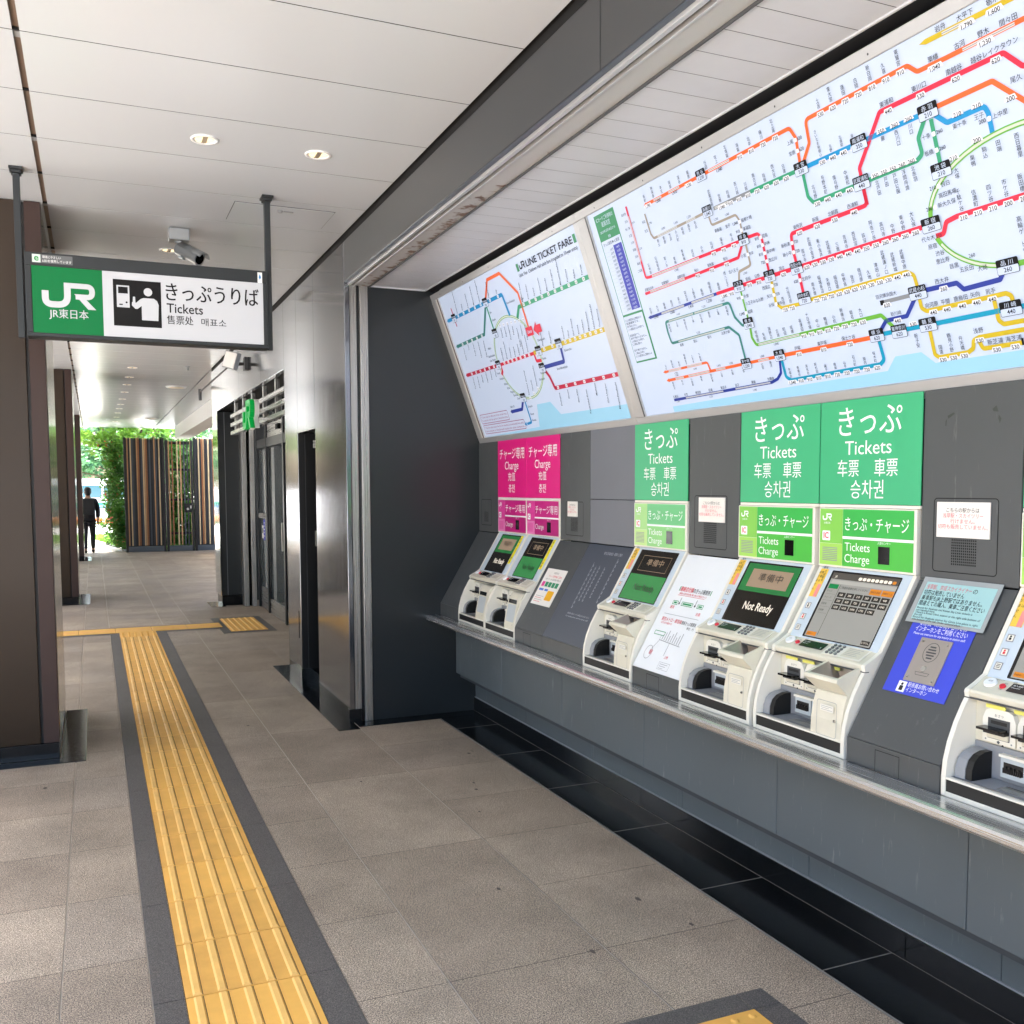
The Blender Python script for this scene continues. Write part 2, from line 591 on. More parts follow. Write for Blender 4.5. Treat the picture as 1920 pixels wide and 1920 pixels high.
# ceiling: long metal panels with open joints
M_CEIL = mat('off_white_ceiling_metal', '#ccd2d9', 0.24, 0.0, 0.5)
ce = MB()
ce.box(-2.8, 1.7, 1.2, 29.3, ZC + 0.030, ZC + 0.25, M_GAP)
y = 4.163 - 0.598 * 5
while y < 29.0:
    for a, b in ((-2.78, -0.225), (-0.200, XF - 0.022)):
        ce.box(a, b, y + 0.0045, y + 0.598 - 0.0045, ZC, ZC + 0.028, M_CEIL)
    ce.box(-2.78, XF - 0.022, y - 0.0045, y + 0.0045, ZC + 0.0015, ZC + 0.029, M_GAP)
    y += 0.598
ce.box(-0.225, -0.200, 1.6, 29.2, ZC + 0.012, ZC + 0.028, mat('brown_joint_strip', '#6d5a4c', 0.5))
for k in range(23):
    ce.box(-0.226, -0.199, 1.8 + k * 1.196, 1.8 + k * 1.196 + .05, ZC + 0.008, ZC + 0.012, M_GREYPL)
ce.box(-2.85, -2.78, 1.06, 29.3, ZC - 0.06, ZC + 0.25, M_CEIL)  # unseen outer edges, placed to set how much daylight comes in
ce.box(-2.85, 1.7, 1.06, 1.17, ZC - 0.06, ZC + 0.25, M_CEIL)
ce.box(-2.8, 2.2, 29.2, 29.3, ZC - 0.005, ZC + 0.25, M_CEIL)
tag(ce.build('ceiling'), kind='structure')

# access hatches cut into the ceiling
CP = Pl((0, 0, ZC), (1, 0, 0), (0, -1, 0))          # looks down
def hatch(x0, x1, y0, y1, label, white=False):
    h = thing('ceiling_hatch', label, 'ceiling hatch', ((x0 + x1) / 2, (y0 + y1) / 2, ZC))
    w, d = (x1 - x0) / 2, (y1 - y0) / 2
    b = MB()
    b.box(-w, w, -d, d, -0.004, 0.0, M_CEIL)
    b.build('panel', h)
    b = MB()
    t = 0.0035 if not white else 0.03
    for (a0, a1, c0, c1) in ((-w - t, w + t, -d - t, -d - .0005), (-w - t, w + t, d + .0005, d + t), (-w - t, -w - .0005, -d, d), (w + .0005, w + t, -d, d)):
        b.box(a0, a1, c0, c1, -0.0025 if not white else -0.009, 0.0, M_GREYDK if not white else M_WHITE)
    b.build('frame', h)
    if not white:
        b = MB()
        b.tube((-.02, -.12, -0.004), (-.02, -.12, -0.016), 0.018, 0.014, M_GREYPL)
        b.box(0.0, .06, -.128, -.116, -0.010, -0.004, M_GREYPL)
        b.build('latch', h)
hatch(0.83, 1.43, 6.065, 6.475, 'flush square access hatch with a small latch in the ceiling above the hanging sign')
hatch(1.02, 1.42, 8.55, 8.95, 'white framed square hatch in the ceiling just behind the hanging sign', True)

# ------------------------------------------------------------------ station building on the right
def panel_wall(name, label, cat='wall'):
    return thing(name, label, cat)

# the recess that holds the ticket machines
rw = thing('ticket_recess', 'charcoal walled recess with a white slatted soffit that holds the ticket machines', 'wall recess', (XW, 3.5, 0))
def part(mb, name, par, bevel=0.0):
    o = mb.build(name, par, bevel)
    o.matrix_parent_inverse = Matrix.Identity(4)
    o.location = -par.location
    return o
b = MB()
b.box(1.795, 3.0, YE, YE + 0.2, 0.004, 3.09, M_DARKWALL)
part(b, 'end_wall', rw, 0.002)
b = MB()
b.box(1.62, 3.0, YN - 0.2, YN, 0.004, 3.09, M_DARKWALL)
part(b, 'near_end_wall', rw, 0.002)
b = MB()
b.box(2.95, 3.0, YN, YE, 0.0, 3.09, M_DARKWALL)
part(b, 'back_wall', rw)
b = MB()                                             # soffit of narrow white panels
M_SOFF = mat('white_soffit_metal', '#c6c9cf', 0.34, 0.0, 0.5, var=0.06, vscale=3, rvar=0.06)
b.box(1.80, 2.30, YN, YE, 3.095, 3.2, M_GAP)
y = YN + 0.05
k = 0
yy = 2.414 - 0.1555 * 15
while yy < YE:
    b.box(1.806, 2.217, max(yy + .0022, YN), min(yy + 0.1555 - .0022, YE), 3.078, 3.094, M_SOFF)
    b.box(1.806, 2.217, max(yy - .0022, YN), max(min(yy + .0022, YE), YN + .001), 3.0788, 3.094, mat('grey_soffit_joint', '#3c3c40', .8))
    yy += 0.1555
part(b, 'soffit', rw)
b = MB()
b.box(2.217, 2.225, YN, YE, 3.071, 3.10, M_SOFF)
b.box(1.806, 2.217, YE - 0.010, YE, 3.071, 3.078, M_SOFF)
part(b, 'white_trim', rw)
b = MB()
b.box(2.225, 2.30, YN, YE, 3.0735, 3.11, mat('gap_shade', '#15161a', .6))  # dark strip standing in for the shade inside the gap
part(b, 'shadow_gap', rw)
b = MB()
b.box(1.72, 3.4, -4.0, 14.7, 3.42, 3.7, M_DARKWALL); b.box(2.30, 3.0, YN - .2, YE + .2, 3.12, 3.30, M_DARKWALL); b.box(3.0, 3.4, -4, 8.4, 0.0, 3.42, M_DARKWALL)  # unseen mass added to stop daylight leaking in above the boards
part(b, 'daylight_block', rw)
b = MB()                                             # black plinth under the counter
y = YE
for k in range(8):
    y0 = 5.17 - 0.898 * k if k else 5.17
    b.box(2.577, 2.66, max(y0, YN) + .0015, y - .0015, 0.0, 0.100, M_BLACKSTONE)
    y = y0
    if y < YN: break
part(b, 'plinth', rw, 0.002)

# shutter: header box, steel guide rails and the slot between them
sh = thing('shutter_guide', 'stainless shutter guide rails framing the end of the ticket recess, rusty along the top', 'shutter rails', (1.72, YE, 0))
b = MB()
b.box(1.665, 1.713, YE - 0.02, YE + 0.06, 0.004, 3.09, M_STEELV)
part(b, 'rail', sh, 0.003)
b = MB()
b.box(1.738, 1.795, YE - 0.02, YE + 0.06, 0.004, 3.09, M_STEELV)
part(b, 'rail', sh, 0.003)
b = MB()
b.box(1.713, 1.738, YE + 0.03, YE + 0.06, 0.004, 3.09, mat('rusty_dark_slot', '#1d1512', 0.8, var=0.5, vscale=12))
part(b, 'slot', sh)
b = MB()                                             # overhead: two bright lips, the slot and the rusted plate
b.box(1.648, 1.668, YN, YE - .02, 3.062, 3.11, M_RAIL)
b.box(1.690, 1.700, YN, YE - .02, 3.062, 3.11, M_RAIL)
part(b, 'head_rail', sh, 0.002)
b = MB()
b.box(1.668, 1.690, YN, YE - .02, 3.085, 3.11, M_GAP)
part(b, 'head_slot', sh)
rm = bpy.data.materials.new('rusted_steel_plate')
rm.use_nodes = True
nt = rm.node_tree
pb = nt.nodes["Principled BSDF"]
tc = nt.nodes.new("ShaderNodeTexCoord")
n1 = nt.nodes.new("ShaderNodeTexNoise"); n1.inputs["Scale"].default_value = 14; n1.inputs["Detail"].default_value = 8
sx = nt.nodes.new("ShaderNodeSeparateXYZ")
nt.links.new(tc.outputs["Object"], n1.inputs["Vector"])
nt.links.new(tc.outputs["Object"], sx.inputs["Vector"])
mp = nt.nodes.new("ShaderNodeMapRange")              # rust from the far end, fading out towards the near end
mp.inputs["From Min"].default_value = 3.0; mp.inputs["From Max"].default_value = 4.6
mp.inputs["To Min"].default_value = 0.0; mp.inputs["To Max"].default_value = 0.30
nt.links.new(sx.outputs["Y"], mp.inputs["Value"])
ad = nt.nodes.new("ShaderNodeMath"); ad.operation = 'ADD'
nt.links.new(n1.outputs["Fac"], ad.inputs[0]); nt.links.new(mp.outputs["Result"], ad.inputs[1])
ex = nt.nodes.new("ShaderNodeMapRange")              # strongest along the inner edge
ex.inputs["From Min"].default_value = 1.72; ex.inputs["From Max"].default_value = 1.80
ex.inputs["To Min"].default_value = -0.12; ex.inputs["To Max"].default_value = 0.07
nt.links.new(sx.outputs["X"], ex.inputs["Value"])
a2 = nt.nodes.new("ShaderNodeMath"); a2.operation = 'ADD'
nt.links.new(ad.outputs[0], a2.inputs[0]); nt.links.new(ex.outputs["Result"], a2.inputs[1])
cr = nt.nodes.new("ShaderNodeValToRGB")
cr.color_ramp.elements[0].position = 0.80; cr.color_ramp.elements[0].color = lin('#bcbcbb')
cr.color_ramp.elements[1].position = 0.90; cr.color_ramp.elements[1].color = lin('#6f5440')
nt.links.new(a2.outputs[0], cr.inputs["Fac"]); nt.links.new(cr.outputs["Color"], pb.inputs["Base Color"])
pb.inputs["Roughness"].default_value = 0.45
pb.inputs["Metallic"].default_value = 0.25
b = MB()
b.box(1.700, 1.800, YN, YE - .02, 3.070, 3.11, rm)
part(b, 'rusty_plate', sh, 0.001)
b = MB()
b.box(1.800, 1.806, YN, YE - .02, 3.060, 3.11, M_GREYDK)
part(b, 'lip', sh)

# fascia above the recess, three cladding panels
fa = thing('fascia', 'deep grey metal fascia running over the mouth of the ticket recess', 'fascia', (XF, 3.5, 3.08))
for y0, y1 in ((-0.7, 2.978), (2.984, 6.632)):
    b = MB()
    b.box(XF, XF + 0.08, y0, y1, 3.080, ZC - 0.03, M_FASCIA)
    part(b, 'panel', fa, 0.003)
b = MB()
b.box(XF + 0.004, XF + 0.026, -0.7, 6.632, 3.076, 3.0798, mat('dark_blue_soffit_strip', '#4a5362', 0.3, 0.2))
part(b, 'under_strip', fa)
b = MB()
b.box(XF + 0.006, XF + 0.08, -0.7, 14.7, ZC - 0.0298, ZC + 0.05, M_GAP)
part(b, 'shadow_gap', fa)

# brushed cladding further along the passage
cl = thing('cladding_panel', 'tall brushed grey metal panel beside the shutter rails, reflecting the street', 'wall panel', (XF, 7.1, 0))
b = MB(); b.box(XF, XF + 0.035, 6.640, 7.655, 0.105, ZC - 0.03, M_PANEL); part(b, 'sheet', cl, 0.003)
b = MB(); b.box(XF, XF + 0.09, 6.66, 7.655, 0.004, 0.100, M_BLACKSTONE); part(b, 'plinth', cl, 0.002)
b = MB(); b.box(XF + 0.001, XF + 0.043, 6.66, 6.70, 0.10, 3.09, M_DARKWALL); part(b, 'return', cl)
b = MB(); b.box(XF + 0.04, 2.2, 6.70, 7.655, 0.1, 3.3, M_DARKWALL); part(b, 'core', cl)
cl2 = thing('cladding_panel', 'narrow brushed metal pier between the black door bay and the glass entrance', 'wall panel', (XF, 8.65, 0))
b = MB(); b.box(XF, XF + 0.5, 8.362, 8.95, 0.105, ZC - 0.03, M_PANEL); part(b, 'sheet', cl2, 0.003)
b = MB(); b.box(XF - .001, XF + 0.49, 8.364, 8.94, 0.004, 0.105, M_BLACKSTONE); part(b, 'plinth', cl2, 0.002)
b = MB(); b.box(XF - 0.002, XF + 0.001, 8.445, 8.462, 0.36, 0.60, M_GAP); part(b, 'slot', cl2)

# dark door bay between the two panels
db = thing('service_door', 'black recessed service door in the bay between two brushed metal panels', 'door', (2.05, 8.0, 0))
b = MB(); b.box(2.05, 2.10, 7.655, 9.6, 0.004, 2.3, mat('black_painted_door', '#101012', 0.45)); part(b, 'leaf', db)
b = MB(); b.box(2.02, 2.05, 8.60, 8.64, 0.1, 2.14, M_BLACK); b.box(XF + .06, 2.05, 7.656, 7.70, 0.0, 2.14, M_BLACK); part(b, 'frame', db)
b = MB(); b.box(1.70, 2.05, 7.656, 8.36, 0.004, 0.10, M_BLACKSTONE); part(b, 'step', db)
hp = thing('header_panel', 'brushed metal panel above the black door bay', 'wall panel', (XF, 8.0, 2.14))
b = MB(); b.box(XF, XF + 0.035, 7.661, 8.356, 2.14, ZC - 0.03, M_PANEL); part(b, 'sheet', hp, 0.003)
b = MB(); b.box(XF + .035, 2.1, 7.661, 8.356, 2.15, 3.3, M_BLACK); part(b, 'backing', hp)
jm = thing('black_bay_side', 'black side face of the service door bay, carrying a small lock plate', 'bay side', (1.84, 8.355, 0))
PJ = Pl((XF, 8.352, 0), (1, 0, 0), (0, 0, 1))
b = MB(); b.box(XF + .002, 2.049, 8.352, 8.3615, 0.102, 2.139, mat('black_jamb_paint', '#0d0d0f', 0.4)); part(b, 'face', jm)
b = MB(); b.box(1.676, 1.680, 8.3505, 8.352, 0.105, 2.13, M_GREYDK); part(b, 'seam', jm)
b = MB()
b.pbox(PJ, .132, .205, 1.17, 1.302, 0, 0.010, mat('pale_metal_plate', '#b8b4aa', 0.4, 0.5)); b.tube(PJ.p(.165, 1.235, .010), PJ.p(.165, 1.235, .04), .018, .016, M_GREYDK); b.pbox(PJ, .160, .170, 1.262, 1.285, .010, .013, M_INK)
part(b, 'lock_plate', jm)
ns = MB()
PB = Pl((XF - .0, 8.352, 0), (1, 0, 0), (0, 0, 1))
ns.pbox(PB, 0.128, 0.205, 2.018, 2.082, 0.0, 0.004, M_PAPER)
for k, tx in enumerate(('関係者以外', '立入禁止')):
    ns.text(PB, tx, 0.166, 2.055 - .022 * k, 0.016, M_INK, 0.005, 'C')
tag(ns.build('door_notice'), 'small white notice high up on the black side of the door bay', 'notice')

# glass entrance with its header and the far pier
eh = thing('entrance_header', 'pale brushed metal cladding above the glass entrance', 'wall panel', (XF, 11.5, 2.75))
for y0, y1 in ((8.956, 10.25), (10.256, 11.9), (11.906, 13.6), (13.606, 14.75)):
    b = MB(); b.box(XF, XF + 0.05, y0, y1, 2.750, ZC - 0.03, M_PANEL); part(b, 'sheet', eh, 0.003)
b = MB(); b.box(XF + 0.05, 2.4, 8.956, 14.75, 2.77, 3.3, M_BLACK); part(b, 'backing', eh)
fp = thing('far_pier', 'mirror edged dark pier at the far side of the glass entrance', 'pillar', (1.75, 14.5, 0))
b = MB(); b.box(1.632, 1.92, 14.22, 14.75, 0.15, 2.75, M_DARKWALL); part(b, 'dark_face', fp, 0.003)
b = MB(); b.box(XF, 1.630, 14.15, 14.75, 0.15, 2.75, brushed('mirror_steel', '#c9cac9', 0.08, 'Z', 0.03)); part(b, 'mirror_edge', fp)
b = MB(); b.box(1.64, 1.92, 14.20, 14.74, 0.004, 0.148, M_BLACKSTONE); part(b, 'plinth', fp, 0.002)
b = MB(); b.box(1.72, 1.726, 14.215, 14.2195, 0.15, 2.75, M_GREYPL); part(b, 'seam', fp)
b = MB()
b.box(1.92, 1.985, 13.98, 14.3, 0.004, 2.75, M_STEELV); b.box(2.025, 2.085, 13.94, 14.3, 0.004, 2.75, M_STEELV)
part(b, 'guide_rail', fp, 0.003)
b = MB(); b.box(1.985, 2.025, 14.1, 14.3, 0.004, 2.75, M_GAP); part(b, 'slot', fp)

M_GLASS = bpy.data.materials.new('dark_glass')
M_GLASS.use_nodes = True
gb = M_GLASS.node_tree.nodes["Principled BSDF"]
gb.inputs["Base Color"].default_value = (0.25, 0.29, 0.30, 1)
gb.inputs["Roughness"].default_value = 0.02
gb.inputs["Transmission Weight"].default_value = 0.75
gb.inputs["IOR"].default_value = 1.5
en = thing('glass_entrance', 'dark framed glass entrance with automatic doors under the green logo', 'entrance', (2.15, 11.4, 0))
M_FRAME = mat('dark_bronze_frame', '#2c2e30', 0.3, 0.6)
XG = 2.15
b = MB()
for yv in (13.92, 13.12, 11.86, 10.60, 9.40, 8.97):
    b.box(XG - .04, XG + .06, yv - .04, yv + .04, 0.004, 2.9, M_FRAME)
b.box(XG - .035, XG + .055, 8.97, 13.92, 2.22, 2.34, M_FRAME)
part(b, 'frame', en, 0.004)
b = MB(); b.box(XG - .02, XG + .03, 8.99, 13.1, 2.34, 2.52, M_STEEL); part(b, 'door_header', en, 0.003)
b = MB(); b.box(XG - .06, XG - .02, 12.05, 12.22, 2.40, 2.47, M_BLACKGLOSS); part(b, 'sensor', en, 0.006)
for y0, y1 in ((9.46, 10.54), (10.66, 11.80), (11.92, 13.06)):
    b = MB(); b.box(XG - .005, XG + .005, y0, y1, 0.20, 2.2, M_GLASS)
    dl = part(b, 'door', en)
    b = MB()
    b.box(XG - .02, XG + .02, y0, y1, 0.004, 0.20, M_STEEL)
    b.box(XG - .02, XG + .02, y0, y0 + .05, 0.20, 2.2, M_FRAME); b.box(XG - .02, XG + .02, y1 - .05, y1, 0.20, 2.2, M_FRAME)
    b.build('door_frame', dl)
b = MB(); b.box(XG - .05, XG - .02, 11.95, 11.98, 0.9, 1.25, M_STEELV); part(b, 'handle', en)
for y0, y1 in ((13.18, 13.88), (8.99, 9.36)):
    b = MB(); b.box(XG - .004, XG + .004, y0, y1, 0.30, 2.2, M_GLASS); part(b, 'side_light', en)
    b = MB(); b.box(XG - .01, XG + .01, y0, y1, 0.004, 0.30, M_STEEL); part(b, 'kick_panel', en)
b = MB(); b.box(XG - .03, XG + .03, 13.18, 13.88, 1.26, 1.33, M_STEEL); part(b, 'mid_rail', en)
b = MB(); b.box(XG, XG + .008, 8.99, 13.9, 2.52, 2.76, M_GLASS); part(b, 'transom', en)
b = MB()
b.box(4.4, 4.5, 8.5, 14.4, 0, 3, mat('dim_room_wall', '#6d7476', 0.7)); b.box(XG + .1, 4.4, 8.5, 14.4, -.02, 0.003, mat('dim_room_floor', '#55524d', 0.5)); b.box(XG + .1, 4.4, 8.5, 14.4, 2.78, 2.8, M_PAPER)
b.box(3.2, 3.5, 9.4, 10.3, 0, 1.0, M_DARKPANEL)
part(b, 'lobby', en)
PE = Pl((XG - .006, 13.62, 0), (0, -1, 0), (0, 0, 1))
st = MB()
st.pbox(PE, 0.0, 0.13, 0.96, 1.24, -.012, 0.0, mat('blue_sticker', '#3b3fb4', 0.4))
for k in range(5):
    st.rect(PE, 0.02, 0.11 - .02 * (k % 2), 1.19 - .045 * k, 1.205 - .045 * k, 0.0006, M_WHITE)
st.pbox(PE, -0.115, -0.01, 0.98, 1.16, -.012, 0.0, M_PAPER)
st.rect(PE, -.10, -.03, 1.05, 1.12, 0.0006, M_INK)
tag(st.build('door_sticker'), 'blue and white stickers on the side light of the glass entrance', 'sticker')

# steel grille with the green logo over the entrance
gr = thing('sign_grille', 'stainless steel bar grille across the top of the glass entrance', 'grille', (XF, 10.8, 2.5))
for z in (2.372, 2.475, 2.585):
    b = MB(); b.box(XF + .01, XF + .05, 8.96, 12.8, z - .022, z + .022, M_STEEL); part(b, 'bar', gr, 0.003)
for yv in (9.05, 9.75, 10.5, 11.3, 12.0, 12.72):
    b = MB(); b.box(XF + .055, XF + .095, yv - .03, yv + .03, 2.35, 2.75, M_STEELV); part(b, 'upright', gr, 0.003)

# low white beam and the glazed wall beyond the entrance
bm = thing('white_beam', 'white beam stepping down from the ceiling beyond the entrance', 'beam', (2.2, 21, 3.05))
b = MB(); b.box(2.12, 2.5, 14.76, 28.4, 3.055, 3.45, mat('white_beam_paint', '#dedbd6', 0.5)); part(b, 'body', bm, 0.006)
b = MB(); b.box(1.62, 2.12, 14.76, 29.2, ZC, ZC + .04, M_CEIL); part(b, 'ceiling_infill', bm)
gw = thing('glazed_wall', 'bronze glazed wall beyond the entrance under the white beam', 'wall', (3.1, 20, 0))
b = MB(); b.box(3.1, 3.2, 14.76, 26.8, 0, 3.05, mat('bronze_glazing', '#5a4a40', 0.08, 0.6)); part(b, 'glazing', gw)
for k in range(8):
    b = MB(); b.box(3.04, 3.1, 15.2 + k * 1.6, 15.32 + k * 1.6, 0, 3.05, M_CEIL); part(b, 'mullion', gw, 0.003)
b = MB(); b.box(1.7, 3.2, 14.755, 14.76, 0, 3.4, M_DARKWALL); part(b, 'return_wall', gw)
# near part of the building, behind the viewer
nb = thing('cladding_panel', 'grey metal wall panel nearest the viewer at the near end of the ticket recess', 'wall panel', (XF, -1, 0))
b = MB(); b.box(XF, XF + .06, -4, YN - .2, 0, ZC - .02, M_PANEL); part(b, 'sheet', nb)

# ------------------------------------------------------------------ pillars on the street side
M_BRONZE = mat('bronze_pillar_metal', '#2c2014', 0.36, 0.15, 0.3, var=0.05, vscale=1.2, rvar=0.05)
M_BROWNEDGE = mat('brown_pillar_edge', '#3c2d29', 0.45, 0.05, 0.25, var=0.03, vscale=3)
M_SHINY = brushed('bronze_mirror_side', '#9d9280', 0.14, 'Z', 0.05)
def pillar(yf, label, x1=-0.24, w=1.1, d=1.38):
    t = thing('pillar', label, 'pillar', (x1, yf, 0), 'bronze pillars along the street side of the passage')
    b = MB(); b.box(-w, -0.105, 0.0, 0.03, 0.105, ZC - .003, M_BRONZE); b.box(-w + .02, -.03, .03, d - .03, 0.1, ZC - .003, M_BLACK); b.box(-w, -w + .02, 0, d, .105, ZC - .003, M_BRONZE); b.box(-w, -.09, d - .03, d, .105, ZC - .003, M_BRONZE); b.build('front_panel', t, 0.003)
    b = MB(); b.box(-0.088, 0.0, -0.002, 0.09, 0.105, ZC - .003, M_BROWNEDGE); b.build('corner_strip', t, 0.003)
    b = MB(); b.box(-0.03, 0.001, 0.10, d - .05, 0.105, ZC - .003, M_SHINY); b.build('side_panel', t, 0.003)
    b = MB(); b.box(-0.10, 0.0, d - .05, d, 0.105, ZC - .003, M_BROWNEDGE); b.build('corner_strip', t, 0.003)
    b = MB(); b.box(-w + .005, -0.004, 0.004, d - .005, 0.004, 0.100, M_BLACKSTONE); b.build('plinth', t, 0.002)
    b = MB(); b.box(-w - .1, 0.148, -0.125, -0.002, -0.02, 0.004, M_BLACKSTONE); b.box(0.002, 0.148, 0.0, d + .02, -0.02, 0.004, M_BLACKSTONE); b.build('stone_apron', t, 0.0015)
    return t
pillar(6.525, 'wide bronze clad pillar nearest the viewer, left of the hanging sign')
pillar(15.32, 'bronze clad pillar seen second along the passage, behind the nearest one')
pillar(24.55, 'farthest bronze clad pillar, beside the walking person')

# ------------------------------------------------------------------ tactile paving
M_TAC = mat('ochre_tactile_tile', '#e3ab52', 0.62, 0, 0.4, var=0.10, vscale=5, bump=0.15, bscale=300)
M_TAC2 = mat('ochre_tactile_tile_worn', '#d8a24f', 0.62, 0, 0.4, var=0.12, vscale=7, bump=0.15, bscale=300)
M_BORDER = granite('dark_border_stone', '#47423e', '#65605a', 0.6, 260, 0.12)
M_TACTOP = mat('highlit_tactile_rib', '#e6b463', 0.55, 0, 0.45, var=0.10, vscale=9)  # rib colour lifted to stand in for light catching the ribs
M_TACGAPSHADE = mat('tactile_joint_and_rib_shade', '#5a4526', 0.9)  # dark joint colour, reused as painted shade beside the ribs
def bar(mb, x0, x1, y0, y1, m, z0=0.006, h=0.005, along='y', ch=0.007):
    if along == 'y':
        mb.add([(x0, y0, z0), (x1, y0, z0), (x1, y1, z0), (x0, y1, z0), (x0 + ch, y0 + ch, z0 + h), (x1 - ch, y0 + ch, z0 + h), (x1 - ch, y1 - ch, z0 + h), (x0 + ch, y1 - ch, z0 + h)],
               [(4, 5, 6, 7), (0, 1, 5, 4), (1, 2, 6, 5), (2, 3, 7, 6), (3, 0, 4, 7)], m)
    else:
        mb.add([(x0, y0, z0), (x1, y0, z0), (x1, y1, z0), (x0, y1, z0), (x0 + ch, y0 + ch, z0 + h), (x1 - ch, y0 + ch, z0 + h), (x1 - ch, y1 - ch, z0 + h), (x0 + ch, y1 - ch, z0 + h)],
               [(4, 5, 6, 7), (0, 1, 5, 4), (1, 2, 6, 5), (2, 3, 7, 6), (3, 0, 4, 7)], m)
def bar_tile(mb, x0, x1, y0, y1, along='y', n=5, m=None):
    m = m or random.choice((M_TAC, M_TAC, M_TAC2))
    mb.box(x0 + .0015, x1 - .0015, y0 + .0024, y1 - .0024, -0.02, 0.006, m)
    L, a, bnd = (x1 - x0, x0, (y0 + .006, y1 - .006)) if along == 'y' else (y1 - y0, y0, (x0 + .006, x1 - .006))
    for k in range(n):
        c = a + L * (k + 0.5) / n
        if along == 'y':
            bar(mb, c - .015, c + .015, bnd[0], bnd[1], M_TACTOP, .006, .0055, along, .006)
            mb.box(c + .015, c + .0175, bnd[0], bnd[1], .005, .0064, M_TACGAPSHADE)  # thin dark strip painting the shaded side of the rib
        else:
            bar(mb, bnd[0], bnd[1], c - .015, c + .015, M_TACTOP, .006, .0055, along, .006)
    mb.box(x0, x1, y0, y1, -.02, .0035, M_TACGAPSHADE)
def dot_tile(mb, x0, x1, y0, y1, n=6, m=None):
    m = m or M_TAC
    mb.box(x0 + .0015, x1 - .0015, y0 + .0015, y1 - .0015, -0.02, 0.006, m)
    for i in range(n):
        for j in range(n):
            cx, cyy = x0 + (x1 - x0) * (i + .5) / n, y0 + (y1 - y0) * (j + .5) / n
            mb.tube((cx, cyy, .006), (cx, cyy, .011), .014, .008, m, 12)
XT0, XT1 = 0.224, 0.622
tp = thing('tactile_strip', 'long ochre ribbed tactile strip running down the passage between dark stone borders', 'tactile paving', (0.42, 5, 0))
b = MB()
y = 3.221 - 0.3985 * 14
while y < 11.3:
    bar_tile(b, XT0, XT1, y, y + 0.3985)
    y += 0.3985
YT = y
part(b, 'ribbed_tiles', tp, 0.0)
b = MB()
for a0, a1 in ((0.127, XT0 - .002), (XT1 + .002, 0.735)):
    b = MB()
    y = 4.026 - 0.798 * 8
    while y < YT + .35:
        b.box(a0, a1, y + .0015, min(y + 0.798, YT + .36) - .0015, -0.02, 0.003, M_BORDER)
        y += 0.798
    part(b, 'dark_border', tp)
b = MB()
for k in range(1):
    dot_tile(b, XT0, XT1, YT, YT + .40)
part(b, 'dotted_tile', tp)
tx = thing('tactile_strip', 'ochre ribbed tactile strip crossing the passage towards the glass entrance', 'tactile paving', (0.42, 12.0, 0))
b = MB()
ya, yb = YT + .402, YT + .80
x = -3.0
while x < 1.38:
    if x + .4 > XT0 + .02 and x < XT1 - .02:
        pass
    bar_tile(b, x, min(x + .3985, 1.42), ya, yb, 'x')
    x += .3985
part(b, 'ribbed_tiles', tx)
b = MB()
for q_ in ((-3, XT0 - .1, ya - .1, ya - .002), (.737, 1.42, ya - .1, ya - .002), (-3, 1.42, yb + .002, yb + .07)):
    b = MB(); b.box(*q_, -.02, .003, M_BORDER); part(b, 'dark_border', tx)
ts = thing('tactile_strip', 'square ochre ribbed tactile pad in a dark border in front of the entrance', 'tactile paving', (1.65, 12.1, 0))
b = MB()
for i in range(3):
    bar_tile(b, 1.43, 1.855, 11.57 + i * .398, 11.57 + (i + 1) * .398, 'y', 6)
part(b, 'ribbed_tiles', ts)
b = MB()
for q_ in ((1.33, 1.428, 11.46, 12.87), (1.857, 1.94, 11.46, 12.87), (1.43, 1.855, 11.46, 11.568), (1.43, 1.855, 12.768, 12.87)):
    b = MB(); b.box(*q_, -.02, .003, M_BORDER); part(b, 'dark_border', ts)
td = thing('tactile_strip', 'ochre dotted tactile tile with dark border at the foot of the ticket counter', 'tactile paving', (1.7, 2.2, 0))
b = MB()
for j in range(4):
    dot_tile(b, 1.49, 1.888, 2.425 - .398 * (j + 1), 2.425 - .398 * j)
    if j > 0:
        bar_tile(b, 1.09, 1.488, 2.425 - .398 * (j + 1), 2.425 - .398 * j, 'x')
part(b, 'dotted_tiles', td)
b = MB()
for q_ in ((1.892, 1.992, .8, 2.425), (1.380, 1.888, 2.428, 2.526), (1.892, 1.992, 2.428, 2.526)):
    b = MB(); b.box(*q_, -.02, .003, M_BORDER); part(b, 'dark_border', td)
# ------------------------------------------------------------------ marks used in several places
def jr_mark(mb, pl, a, b, w, m, c=0.001):
    """The railway's two-letter mark, lower left corner at a, b, width w."""
    k = w
    def S(pts, wd, r, e=0.0):
        mb.stroke(pl, [(a + x * k, b + y * k) for x, y in rounded(pts, r, 8)], wd * k, c + e, m)
    S([(0.062, 0.335), (0.062, 0.066), (0.47, 0.066), (0.47, 0.46)], 0.124, 0.20)
    S([(0.408, 0.46), (0.93, 0.46), (0.93, 0.245), (0.62, 0.245)], 0.105, 0.11, 0.0004)
    mb.poly(pl, [(a + x * k, b + y * k) for x, y in ((0.595, 0.298), (0.72, 0.298), (1.0, 0.0), (0.85, 0.0))], c + 0.0008, m)

PV = lambda y: Pl((XW, y, 0), (0, -1, 0), (0, 0, 1))
SO = Vector((2.318, 0, 0.829))
ST = Vector((0.307, 0, 0.519)).normalized()
PS = lambda y: Pl((SO.x, y, SO.z), (0, -1, 0), ST)
SL = 0.603                                            # length of the sloping face

